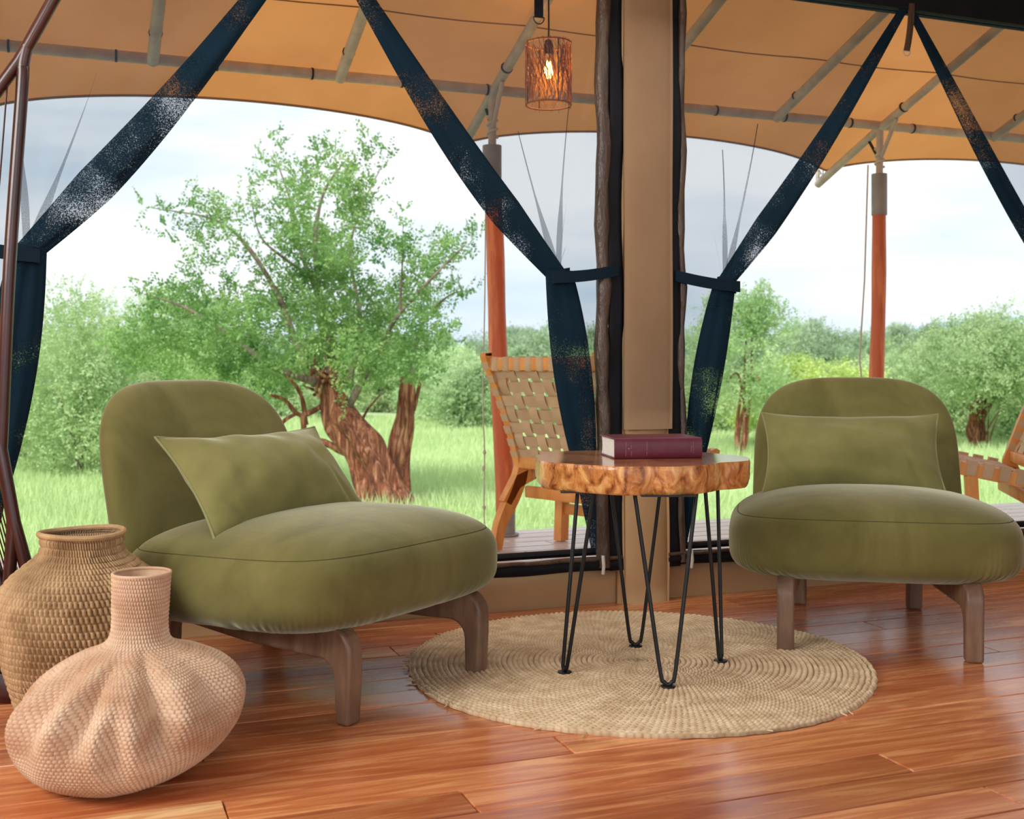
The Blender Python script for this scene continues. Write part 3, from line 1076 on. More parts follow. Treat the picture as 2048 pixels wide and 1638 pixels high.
def slipper_chair(M0, fdir, label, seed):
    """origin on the floor midway between the front feet; local -y is where the chair faces, x across"""
    rz = math.atan2(fdir[1], fdir[0]) + PI / 2
    root = empty('slipper_chair', (M0[0], M0[1], 0), rz, label=label, cat='chair', group='olive velvet slipper chairs')
    rg = np.random.default_rng(seed)
    # seat
    n_t, n_p = 520, 90
    th = np.linspace(0, 2 * PI, n_t, endpoint=False)
    ph = np.linspace(-PI / 2, PI / 2, n_p)
    TH, PH = np.meshgrid(th, ph, indexing='ij')
    hx, hy = 0.366, 0.330
    cz = 0.262
    hz = np.where(PH > 0, 0.122, 0.102)
    e1 = np.where(PH > 0, 0.74, 0.46)
    rad = sp(np.cos(PH), e1)
    X = hx * sp(np.cos(TH), 0.46) * rad
    Y = hy * sp(np.sin(TH), 0.46) * rad
    Z = cz + hz * np.sign(PH) * np.abs(np.sin(PH)) ** np.where(PH > 0, 0.74, 0.48)
    Z += 0.010 * (1 - (X / hx) ** 2) * (1 - (Y / hy) ** 2) * (PH > 0)
    # gathered pleats on the lower edge
    pl_ = np.zeros_like(TH)
    for k in range(5):
        pl_ += np.sin(TH * rg.integers(44, 110) + rg.uniform(0, 6)) * rg.uniform(0.4, 1)
    env = np.exp(-((PH + 0.75) / 0.42) ** 2) * (0.35 + 0.65 * np.sin(TH * 2.5 + seed) ** 2)
    k_ = 1 + 0.0066 * pl_ * env
    # soft undulation
    k_ += 0.006 * np.sin(TH * 5 + 1) * np.cos(PH) * np.sin(PH * 2.0 + 1)
    # seam crease
    seam_ph = 0.42
    k_ -= 0.005 * np.exp(-((PH - seam_ph) / 0.035) ** 2)
    X, Y = X * k_, Y * k_
    Y = Y + 0.284                    # centre of seat
    Z -= 0.012 * (Y - 0.284) / hy    # slightly lower to the back
    P_ = np.stack([X, Y, Z], -1)
    seat = grid('seat', P_, M['velvet'], root, wi=True)
    js = int(np.argmin(np.abs(ph - seam_ph)))
    sm = MB().tube([Vector(P_[i, js]) for i in list(range(0, n_t, 4)) + [0]], 0.0011, 5, caps=False)
    sm.build('seam', M['seam'], seat)
    # backrest: rounded slab, reclined and slightly wrapped
    n_t, n_p = 200, 70
    th = np.linspace(0, 2 * PI, n_t, endpoint=False)
    ph = np.linspace(-PI / 2, PI / 2, n_p)
    TH, PH = np.meshgrid(th, ph, indexing='ij')
    hw, hh, ht = 0.298, 0.27, 0.070
    ct, st = np.cos(TH), np.sin(TH)
    ex = np.where(st > 0, 0.58, 0.40)
    rad = sp(np.cos(PH), 0.72)
    X = hw * sp(ct, ex) * rad
    V = hh * sp(st, ex) * rad
    X *= 1 + 0.03 * (-V / hh)
    D = ht * sp(np.sin(PH), 0.85)
    D = D + 0.05 * (X / hw) ** 2 * (-1)      # sides wrap forwards
    V = V + 0.41
    rec = 0.26
    Yb = 0.640 + (V - 0.2) * rec + D
    Zb = V
    P_ = np.stack([X, Yb, Zb], -1)
    back = grid('backrest', P_, M['velvet'], root, wi=True, flip=True)
    # bentwood side frames
    for s in (-1, 1):
        outer = []
        def arc(cx, cz_, r, a0, a1, n=7):
            return [(cx + r * math.cos(a), cz_ + r * math.sin(a)) for a in np.linspace(a0, a1, n)]
        # y (depth), z
        poly = [(-0.020, 0.0), (-0.026, 0.10)] + arc(0.026, 0.142, 0.052, PI, PI / 2) + [(0.30, 0.200), (0.54, 0.196)] + \
               arc(0.575, 0.150, 0.042, PI / 2, 0) + [(0.622, 0.0), (0.588, 0.0)] + \
               [(0.578, 0.09)] + arc(0.548, 0.105, 0.03, 0, PI / 2, 5) + [(0.30, 0.122)] + arc(0.058, 0.084, 0.040, PI / 2, PI, 6) + [(0.016, 0.0)]
        mb = MB()
        w = 0.021
        def fr(a, b, d, s=s):
            return Vector((s * (0.222 - 0.105 * max(0, a) / 0.6 * 0.55) + d, a, b))
        me = None
        mb.prism(poly, -w, w, fr)
        o = mb.build('side_frame', M['walnut'], root)
        bv = o.modifiers.new('b', 'BEVEL')
        bv.width = 0.007
        bv.segments = 3
        bv.limit_method = 'ANGLE'
        bv.angle_limit = math.radians(50)
    MB().box((0, 0.27, 0.192), (0.50, 0.44, 0.018), bev=0.004).build('seat_board', M['walnut'], root)
    mb = MB()
    for s in (-1, 1):
        MB().box((s * 0.10, 0.61, 0.205), (0.05, 0.12, 0.03), bev=0.004).build('back_bracket', M['walnut'], root)
    return root


def cushion(chair, cx, bot, top, w, label, seed, hang=0.0):
    """pillow leaning against the backrest; bot/top = (y,z) in the chair's frame"""
    rg = np.random.default_rng(seed)
    n_ = 72
    u, v = np.meshgrid(np.linspace(-1, 1, n_), np.linspace(-1, 1, n_), indexing='ij')
    by, bz = bot
    ty, tz = top
    h = math.hypot(ty - by, tz - bz)
    ax = Vector((0, (ty - by) / h, (tz - bz) / h))
    nr = Vector((0, -ax.z, ax.y))
    prof = np.clip((1 - np.abs(u) ** 2.4), 0, 1) ** 0.7 * np.clip((1 - np.abs(v) ** 2.0), 0, 1) ** 0.7
    x = u * (w / 2) * (1 - 0.075 * (1 - v ** 2) ** 1.0)
    y = v * (h / 2) * (1 - 0.13 * (1 - u ** 2) ** 0.9)
    wr = np.zeros_like(u)
    for k in range(7):
        a = rg.uniform(0, PI)
        fr_ = rg.uniform(5, 13)
        wr += np.sin((u * math.cos(a) * 1.8 + v * math.sin(a)) * fr_ + rg.uniform(0, 6)) * rg.uniform(0.3, 1)
    edge = np.maximum(np.abs(u), np.abs(v))
    wr *= 0.0009 * (0.25 + edge ** 3)
    # creases running from the lower corners
    cr_ = 0.022 * np.exp(-((u + 0.62 + 0.35 * (v + 1)) / 0.05) ** 2) * np.exp(-((v + 0.75) / 0.4) ** 2) + \
          0.016 * np.exp(-((u - 0.80 + 0.25 * (v + 1)) / 0.05) ** 2) * np.exp(-((v + 0.7) / 0.35) ** 2)
    tck = 0.080
    def side(sg):
        d = sg * (prof * (tck + wr * 6 - (cr_ if sg > 0 else 0)))
        P_ = np.zeros(u.shape + (3,))
        for i in range(3):
            P_[..., i] = ax[i] * y + nr[i] * d
        P_[..., 0] += x + cx
        P_[..., 1] += (by + ty) / 2 - 0.012
        P_[..., 2] += (bz + tz) / 2
        return P_
    Pa, Pb = side(1), side(-1)
    v_ = np.concatenate([Pa.reshape(-1, 3), Pb.reshape(-1, 3)])
    f = grid_faces(n_, n_)
    f2 = f[:, ::-1] + n_ * n_
    me = mesh_np('cushion', v_, np.concatenate([f, f2]))
    c0 = Vector((cx, (by + ty) / 2, (bz + tz) / 2))
    o = link('cushion', me, M['velvet2'], label=label, cat='cushion', group='olive velvet cushions on the slipper chairs')
    o.matrix_world = Matrix.Translation(chair.location) @ Matrix.Rotation(chair.rotation_euler.z, 4, 'Z')
    rim = [Vector(Pa[i, 0]) for i in range(0, n_, 2)] + [Vector(Pa[-1, j]) for j in range(0, n_, 2)] + \
          [Vector(Pa[i, -1]) for i in range(n_ - 1, -1, -2)] + [Vector(Pa[0, j]) for j in range(n_ - 1, -1, -2)] + [Vector(Pa[0, 0])]
    MB().tube(rim, 0.0028, 6, caps=False).build('piping', M['piping'], o)
    return o


ch1 = slipper_chair((-0.208, 2.478), (0.832, -0.555), 'olive velvet slipper chair on bentwood legs beside the two woven baskets', 3)
ch2 = slipper_chair((0.900, 2.816), (-0.205, -0.979), 'olive velvet slipper chair with one front foot on the round rug edge, facing the camera', 7)
cushion(ch1, -0.045, (0.315, 0.352), (0.505, 0.560), 0.50, 'olive velvet lumbar cushion on the chair beside the baskets', 21)
cushion(ch2, -0.03, (0.335, 0.360), (0.500, 0.578), 0.49, 'olive velvet lumbar cushion on the chair facing the camera', 22)

# ------------------------------------------------------------------ round rug
RX, RY, RR = 0.301, 2.745, 0.548
pitch = 0.0128
nt_, nr_ = 1100, 205
th = np.linspace(0, 2 * PI, nt_, endpoint=False)
rr = np.linspace(0.004, RR, nr_)
TH, R0 = np.meshgrid(th, rr, indexing='ij')
spiral = R0 / pitch - TH / (2 * PI)
kk = np.floor(spiral)
fr = spiral - kk
Ns = np.where(R0 > 0.36, 216, np.where(R0 > 0.20, 144, np.where(R0 > 0.09, 72, 36)))
stp = TH / (2 * PI) * Ns + 9.0 * np.log(R0 + 0.05)
stf = stp - np.floor(stp)
# each stitch leans a little across its coil
lean = (stp + 0.55 * (fr - 0.5))
st = np.abs(np.sin(PI * lean)) ** 0.55
hgt = (np.sin(PI * np.clip(fr, 0, 1)) ** 0.5) * (0.25 + 0.75 * st)
hsh = np.sin(np.floor(lean) * 12.9898 + kk * 78.233) * 43758.5453
hgt *= 0.82 + 0.18 * (hsh - np.floor(hsh))
Z = 0.005 + 0.0090 * hgt + 0.0015 * np.sin(TH * 3 + 1) * (R0 / RR) ** 2
rwob = 1 + 0.006 * np.sin(TH * 5 + 0.6) * (R0 / RR) ** 3 + 0.0025 * np.sin(TH * 61) * (R0 / RR) ** 12
P_ = np.stack([R0 * rwob * np.cos(TH), R0 * rwob * np.sin(TH), Z], -1)
P_ = np.concatenate([P_, P_[:, -1:] * np.array([1.004, 1.004, 0.5]), P_[:, -1:] * np.array([1.002, 1.002, 0.0]) + np.array([0, 0, 0.0006])], 1)
rug = grid('round_rug', P_, M['rug'], wi=True, label='large round braided grass rug under the slab table', cat='rug')
rug.location = (RX, RY, 0)
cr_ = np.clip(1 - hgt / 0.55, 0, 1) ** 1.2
gap_shade_attr(rug, np.concatenate([cr_, cr_[:, -1:], cr_[:, -1:]], 1))
fr_ = MB()
rl = random.Random(9)
for k in range(46):
    a = rl.choice([rl.uniform(2.6, 3.7), rl.uniform(0, 2 * PI)])
    L = rl.uniform(0.006, 0.02)
    a2 = a + rl.uniform(-0.03, 0.03)
    fr_.tube([(RR * math.cos(a), RR * math.sin(a), 0.006), ((RR + L) * math.cos(a2), (RR + L) * math.sin(a2), rl.uniform(0.002, 0.010))], 0.0014, 4)
fr_.build('loose_fibre', M['rug'], rug, kind='stuff')

# ------------------------------------------------------------------ slab side table
TX, TY = 0.300, 2.745
tbl = empty('side_table', (TX, TY, 0.0), label='burl wood slab side table on black hairpin legs', cat='table')
n_t = 240
th = np.linspace(0, 2 * PI, n_t, endpoint=False)
rad = 0.247 + 0.006 * np.sin(3 * th + 0.5) + 0.005 * np.sin(5 * th + 2) + 0.003 * np.sin(9 * th)
# notch and spur towards the camera-right
rad += 0.016 * np.exp(-((th - 5.95) / 0.16) ** 2) + 0.010 * np.exp(-((th - 0.05) / 0.2) ** 2) - 0.010 * np.exp(-((th - 5.60) / 0.12) ** 2) + 0.012 * np.exp(-((th - 6.23) / 0.2) ** 2)
rad += 0.007 * np.exp(-((th - 4.45) / 0.13) ** 2) - 0.008 * np.exp(-((th - 4.72) / 0.10) ** 2) - 0.007 * np.exp(-((th - 5.05) / 0.06) ** 2) + 0.006 * np.exp(-((th - 3.5) / 0.2) ** 2)
prof = [(1.0, 0.4965, 0), (1.006, 0.4935, 0), (1.01, 0.486, .5), (1.008, 0.474, 1), (1.006, 0.462, 1), (1.0, 0.450, 1), (0.992, 0.440, 1), (0.982, 0.4345, .5), (0.972, 0.433, 0)]
P_ = np.zeros((n_t, len(prof), 3))
rg = np.random.default_rng(4)
for j, (k, z, b) in enumerate(prof):
    bump = 0.0016 * np.sin(th * 17 + z * 260) * np.sin(th * 7 + z * 90) + 0.0010 * np.sin(th * 31 - z * 200)
    r = rad * k + bump * b
    P_[:, j, 0] = r * np.cos(th)
    P_[:, j, 1] = r * np.sin(th)
    P_[:, j, 2] = z
me_f = grid_faces(n_t, len(prof), True)
slab = grid('tabletop', P_, M['burl'], tbl, wi=True, flip=True)
topP = [Vector((P_[i, 0, 0], P_[i, 0, 1], 0.4965)) for i in range(n_t)]
MB().add(topP + [Vector((0, 0, 0.4965))], [(i, (i + 1) % n_t, n_t) for i in range(n_t)]).build('polished_top', M['slabtop'], slab)
botP = [Vector((P_[i, -1, 0], P_[i, -1, 1], 0.433)) for i in range(n_t)]
MB().add(botP + [Vector((0, 0, 0.433))], [((i + 1) % n_t, i, n_t) for i in range(n_t)]).build('underside', M['slabtop'], slab)
FEET = [((1129, 1355), (1156, 1188), 1), ((1271, 1302), (1220, 1323), 0), ((1336, 1384), (1269, 1393), 0), ((1441, 1332), (1410, 1435), 1)]
for (fx, fy), (t0, t1), side in FEET:
    Y = F * CH / (fy - HY)
    foot = Vector(((fx - 1024) / F * Y, Y, 0.013))
    loc = foot - Vector((TX, TY, 0))
    tz = 0.434
    rad_dir = Vector((loc.x, loc.y, 0)).normalized()
    tang = Vector((-rad_dir.y, rad_dir.x, 0))
    if side:
        # leg seen edge-on: its two rods are one behind the other
        Yt = Y - 0.01
        ca = ((t0 - 1024) / F * (Yt - 0.05) - TX, Yt - 0.05 - TY)
        cb = ((t1 - 1024) / F * (Yt + 0.05) - TX, Yt + 0.05 - TY)
        if fx < 1280:
            ca, cb = ((t0 - 1024) / F * (Yt + 0.05) - TX, Yt + 0.05 - TY), ((t1 - 1024) / F * (Yt - 0.05) - TX, Yt - 0.05 - TY)
    else:
        Yt = Y + (0.035 if fy > 1340 else -0.035)
        ca = ((t0 - 1024) / F * Yt - TX, Yt - TY)
        cb = ((t1 - 1024) / F * Yt - TX, Yt - TY)
    a = Vector((ca[0], ca[1], tz))
    b = Vector((cb[0], cb[1], tz))
    f0 = Vector((loc.x, loc.y, 0.0165))
    dv = Vector((b.x - a.x, b.y - a.y, 0)).normalized() * 0.012
    la, lb = a.lerp(f0, 0.93) - dv * 1.0, b.lerp(f0, 0.93) + dv * 1.0
    pts = [a, a.lerp(la, 0.5), la, f0 - dv * 0.72 + Vector((0, 0, 0.006)), f0, f0 + dv * 0.72 + Vector((0, 0, 0.006)), lb, b.lerp(lb, 0.5), b]
    pts = bez(pts, 6)
    leg = MB().tube(pts, 0.0046, 10).build('leg', M['iron'], tbl)
    MB().lathe([(0.001, 0.0115), (0.016, 0.0115), (0.017, 0.013), (0.016, 0.0145), (0.006, 0.016), (0.001, 0.016)], 16, (loc.x, loc.y, 0)).build('foot_pad', M['iron'], leg)
    mm = (a + b) / 2
    MB().box((mm.x, mm.y, 0.4325), (0.12, 0.12, 0.003)).build('mounting_plate', M['iron'], leg)

# ------------------------------------------------------------------ book
bk = empty('book', (0.2405, 2.690, 0.4968), math.radians(8.5), label='thick maroon hardback book lying on the slab table', cat='book')
BL, BW, BT = 0.2130, 0.152, 0.049
MB().box((BL / 2, BW / 2 + 0.002, 0.0018), (BL, BW, 0.0036), bev=0.001).box((BL / 2, BW / 2 + 0.002, BT - 0.0018), (BL, BW, 0.0036), bev=0.001).build('cover', M['bookcover'], bk)
spn = MB()
V, Fc = [], []
m_ = 12
for xx in (0.0, BL):
    for k in range(m_ + 1):
        a = -PI / 2 + PI * k / m_
        V.append((xx, 0.003 - 0.007 * math.cos(a), BT / 2 + BT / 2 * math.sin(a)))
for k in range(m_):
    Fc.append((k, m_ + 1 + k, m_ + 2 + k, k + 1))
Fc.append(tuple(range(0, m_ + 1)))
Fc.append(tuple(range(2 * m_ + 1, m_, -1)))
spn.add(V, Fc).build('spine', M['bookcover'], bk)
V = []
pg = MB()
pf = [(0.004, 0.0036), (BW - 0.004, 0.0036), (BW - 0.009, 0.012), (BW - 0.011, BT / 2), (BW - 0.009, BT - 0.012), (BW - 0.004, BT - 0.0036), (0.004, BT - 0.0036), (0.000, BT - 0.012), (-0.001, BT / 2), (0.000, 0.012)]
pg.prism(pf, 0.004, BL - 0.004, lambda a, b, d: Vector((d, a, b))).build('pages', M['pages'], bk)
lt = MB()
rl = random.Random(2)
def spine_pt(x, z):
    s = max(-1, min(1, (z - BT / 2) / (BT / 2)))
    return -0.0046 * math.sqrt(max(0, 1 - s * s)) + 0.003 - 0.0030
def glyphs(x, z0, z1, w):
    z = z0
    while z < z1:
        h = rl.uniform(0.0011, 0.0019)
        if rl.random() > 0.12:
            s = (z - BT / 2) / (BT / 2)
            yy = 0.003 - 0.007 * math.sqrt(max(0, 1 - s * s)) - 0.0001
            lt.box((x, yy, z), (w * rl.uniform(0.7, 1), 0.0005, 0.0004))
            lt.box((x + rl.choice([-0.4, 0.4]) * w, yy, z + h * 0.4), (w * 0.25, 0.0005, h * 0.7))
        z += h + 0.0006
glyphs(0.027, 0.008, 0.026, 0.0024)
glyphs(0.027, 0.030, 0.040, 0.0024)
glyphs(0.0405, 0.007, 0.042, 0.0024)
glyphs(0.078, 0.008, 0.042, 0.0022)
glyphs(0.186, 0.014, 0.038, 0.0018)
glyphs(0.191, 0.012, 0.039, 0.0018)
s_ = 0.0
lt.box((0.0337, -0.0041, 0.0245), (0.0026, 0.0005, 0.0026), rot=Matrix.Rotation(PI / 4, 3, 'Y'))
lt.build('spine_lettering', M['gold'], bk, kind='stuff', smooth=False, label='faded gold lettering and small ornament on the spine')
# ------------------------------------------------------------------ woven baskets
def lathe_profile(kn, n):
    """kn: (r,z) knots -> n points evenly spaced along a smooth curve"""
    c = bez([Vector((r, z, 0)) for r, z in kn], 12)
    d = [0]
    for i in range(1, len(c)):
        d.append(d[-1] + (c[i] - c[i - 1]).length)
    s = np.linspace(0, d[-1], n)
    return np.interp(s, d, [p_.x for p_ in c]), np.interp(s, d, [p_.y for p_ in c]), d[-1]


# tall jar basket
tb = empty('tall_woven_basket', (-0.866, 2.305, 0), label='tall coarse woven jar-shaped basket between the red steel frame and the velvet chair', cat='basket')
ncol, sub = 98, 6
nt_ = ncol * sub
nz_ = 250
kn = [(0.095, 0.0), (0.113, 0.012), (0.126, 0.05), (0.140, 0.10), (0.156, 0.16), (0.1625, 0.215), (0.158, 0.255), (0.140, 0.290), (0.112, 0.315), (0.088, 0.335), (0.078, 0.350), (0.0775, 0.366), (0.081, 0.379)]
pr, pz, plen = lathe_profile(kn, nz_)
th = np.linspace(0, 2 * PI, nt_, endpoint=False)
TH, J = np.meshgrid(th, np.arange(nz_), indexing='ij')
rows = plen / 0.0145
rv = J / (nz_ - 1) * rows
ri = np.floor(rv)
rf = rv - ri
cph = TH / (2 * PI) * ncol + 0.5 * (ri % 2) + 0.25 * (rf - 0.5)
sh = np.sin(ri * 91.7 + np.floor(cph) * 12.99) * 4375.54
sh = sh - np.floor(sh)
bmp = np.abs(np.sin(PI * cph)) ** 0.75 * (1 - 0.38 * np.abs(2 * rf - 1) ** 4.0)
hgt = bmp * (0.8 + 0.35 * sh)
Rg = pr[J.astype(int)] + 0.0085 * hgt - 0.0065
Rg *= 1 + 0.012 * np.sin(TH * 2 + 1) + 0.006 * np.sin(TH * 5)
P_ = np.stack([Rg * np.cos(TH), Rg * np.sin(TH), pz[J.astype(int)] + 0.002 * np.sin(TH * 2)], -1)
gap_shade_attr(grid('body', P_, M['tallbasket'], tb, wi=True), np.clip(1 - hgt / 0.50, 0, 1) ** 1.1)
kn2 = [(0.0765, 0.372), (0.073, 0.350), (0.083, 0.330), (0.107, 0.310), (0.152, 0.25), (0.150, 0.16), (0.118, 0.04), (0.06, 0.012), (0.002, 0.010)]
pr2, pz2, pl2 = lathe_profile(kn2, 90)
J2 = np.arange(90)
TH2, JJ = np.meshgrid(np.linspace(0, 2 * PI, 392, endpoint=False), J2, indexing='ij')
rv = JJ / 89 * pl2 / 0.0145
cph = TH2 / (2 * PI) * 98 + 0.5 * (np.floor(rv) % 2)
h2 = np.abs(np.sin(PI * cph)) * (1 - np.abs(2 * (rv - np.floor(rv)) - 1) ** 3)
Rg = np.maximum(0.001, pr2[JJ] - 0.0025 * h2)
Rg = Rg * (1 + 0.012 * np.sin(TH2 * 2 + 1) + 0.006 * np.sin(TH2 * 5))
gap_shade_attr(grid('lining', np.stack([Rg * np.cos(TH2), Rg * np.sin(TH2), pz2[JJ]], -1), M['tallbasket'], tb, wi=True, flip=True), np.clip(1 - h2 / 0.5, 0, 1))
rimp = []
for a in np.linspace(0, 2 * PI, 197):
    r = 0.0795 * (1 + 0.012 * math.sin(a * 2 + 1)) + 0.0008 * math.sin(a * 98)
    rimp.append((r * math.cos(a), r * math.sin(a), 0.3805 + 0.002 * math.sin(2 * a) + 0.0008 * math.sin(a * 98)))
MB().tube(rimp, 0.0055, 8, caps=False).build('rim', M['tallbasket'], tb)

# gourd-shaped basket
gb = empty('gourd_basket', (-0.662, 2.010, 0), label='pinkish gourd-shaped basket with narrow neck and folded body, nearest the camera', cat='basket')
nt_, nz_ = 900, 420
kn = [(0.002, 0.004), (0.07, 0.002), (0.125, 0.006), (0.165, 0.030), (0.188, 0.068), (0.193, 0.108), (0.180, 0.150), (0.152, 0.185), (0.112, 0.210), (0.074, 0.224), (0.053, 0.238), (0.047, 0.262), (0.0478, 0.30), (0.0485, 0.332), (0.0495, 0.352)]
pr, pz, plen = lathe_profile(kn, nz_)
TH, J = np.meshgrid(np.linspace(0, 2 * PI, nt_, endpoint=False), np.arange(nz_), indexing='ij')
z = pz[J]
r = pr[J]
body = np.clip(1 - (z - 0.20) / 0.04, 0, 1) * np.clip(z / 0.03, 0, 1)
s_arc = J / (nz_ - 1) * plen
# deep folds on the shoulder (angles measured from +x, camera is towards -y = 4.71)
fold = np.zeros_like(TH)
for a0, wd, dp, zc, zw in ((4.58, 0.10, 0.030, 0.155, 0.055), (4.05, 0.13, 0.026, 0.150, 0.06), (5.22, 0.11, 0.032, 0.150, 0.065), (3.45, 0.16, 0.018, 0.14, 0.06),
                           (5.85, 0.14, 0.016, 0.16, 0.05), (1.2, 0.2, 0.02, 0.15, 0.06), (2.3, 0.2, 0.02, 0.15, 0.06), (4.85, 0.08, 0.014, 0.09, 0.05), (0.2, 0.15, 0.02, 0.15, 0.05)):
    da = np.angle(np.exp(1j * (TH - a0 - 0.9 * (0.15 - z) * (1 if a0 > 4.7 else -1))))
    fold += dp * np.exp(-(da / wd) ** 2) * np.exp(-((z - zc) / zw) ** 2)
    fold -= 0.45 * dp * np.exp(-((np.abs(da) - wd * 2.0) / (wd * 1.0)) ** 2) * np.exp(-((z - zc) / zw) ** 2)
r = r - fold * np.clip(1 - (z - 0.215) / 0.02, 0, 1)
# weave: fine diagonal twill
rows = plen / 0.0058
cols = 150
rv = s_arc / 0.0072
ri = np.floor(rv)
rf = rv - ri
ncl = np.where(z > 0.205, 62, 138)
cp = TH / (2 * PI) * ncl + ri * 0.34
wv = np.abs(np.sin(PI * cp)) ** 0.7 * (1 - 0.6 * np.abs(2 * rf - 1) ** 3)
fade = np.clip(pr[J] / 0.04, 0, 1)
r = r + 0.0034 * (wv - 0.5) * fade
X = r * np.cos(TH)
Y = r * np.sin(TH)
Zg = z + 0.0
# the right-hand side of the belly lifts off the floor, the left sags
side_ = np.clip(X / 0.19, -1, 1)
low = np.clip(1 - z / 0.14, 0, 1)
Zg = Zg + 0.036 * np.clip(side_, 0, 1) ** 1.6 * low + 0.007 * side_ * np.clip(z / 0.05, 0, 1) * (z < 0.5) * np.clip(1 - (z - 0.19) / 0.04, 0, 1)
X = X + 0.012 * np.clip(z / 0.36, 0, 1) - 0.016 * (1 - np.clip(z / 0.25, 0, 1))
Zg = np.maximum(Zg, 0.0015)
gap_shade_attr(grid('body', np.stack([X, Y, Zg], -1), M['gourd'], gb, wi=True), np.clip(1 - wv / 0.6, 0, 1) * fade)
kn2 = [(0.0475, 0.352), (0.045, 0.33), (0.044, 0.27), (0.05, 0.235), (0.10, 0.200), (0.15, 0.15), (0.14, 0.06), (0.02, 0.02)]
mb = MB()
pr2, pz2, _ = lathe_profile(kn2, 40)
seg = 64
TH2, JJ = np.meshgrid(np.linspace(0, 2 * PI, seg, endpoint=False), np.arange(40), indexing='ij')
X2 = pr2[JJ] * np.cos(TH2) + 0.012 * np.clip(pz2[JJ] / 0.36, 0, 1)
grid('lining', np.stack([X2, pr2[JJ] * np.sin(TH2), pz2[JJ]], -1), M['gourd'], gb, wi=True, flip=True)
MB().tube([(0.012 + 0.0487 * math.cos(a), 0.0487 * math.sin(a), 0.353) for a in np.linspace(0, 2 * PI, 65)], 0.0028, 8, caps=False).build('rim', M['gourd'], gb)

# ------------------------------------------------------------------ dark red steel frame at the left
FY = 2.47
fr0 = px(8, 1395, FY)
sf = empty('steel_frame_stand', (fr0.x, fr0.y, 0), label='dark red tubular steel stand strung with thin rods, behind the tall basket', cat='stand')
def fp(x, y, d=0.0):
    v = px(x, y, FY + d)
    return v - sf.location
MB().tube([fp(128, -40), fp(112, -10), fp(52, 98), fp(38, 122), fp(-30, 215), fp(-60, 262)], 0.0135, 12).build('top_tube', M['redsteel'], sf)
MB().tube(bez([fp(54, 92), fp(46, 130), fp(44, 180), fp(20, 520), fp(4, 860), fp(-2, 960)], 6), 0.0135, 12).build('upper_leg_tube', M['redsteel'], sf)
MB().tube([fp(-30, 790, 0.0), fp(-2, 880), fp(28, 1045), fp(60, 1160, 0.01), fp(95, 1290, 0.03), fp(125, 1395, 0.04)], 0.0145, 12).build('lower_brace_tube', M['redsteel'], sf)
MB().tube(bez([fp(26, 1035), fp(24, 1080), fp(14, 1220), fp(4, 1345)], 6), 0.0135, 12).build('lower_leg_tube', M['redsteel'], sf)
MB().tube([fp(-60, 1010, 0.02), fp(0, 1160, 0.02), fp(14, 1215, 0.0)], 0.012, 10).build('lower_brace_tube', M['redsteel'], sf)
bz = fp(2, 1372)
MB().box((bz.x, bz.y, 0.031), (0.085, 0.085, 0.062), bev=0.003).build('base_block', M['redsteel'], sf)
MB().box((bz.x + 0.002, bz.y, 0.069), (0.05, 0.06, 0.014), bev=0.002).build('base_plate', M['redsteel'], sf)
for k in range(7):
    MB().tube([fp(-40, 860 + k * 26, 0.015), fp(48 - k * 3, 1190 + k * 9, 0.02)], 0.0016, 5).build('rod', M['redsteel'], sf)
MB().tube([fp(16, 150), fp(2, 330), fp(-14, 520)], 0.0019, 5).build('rod', M['redsteel'], sf)
MB().tube([fp(-14, 230), fp(-30, 520), fp(-40, 800)], 0.0019, 5).build('rod', M['redsteel'], sf)

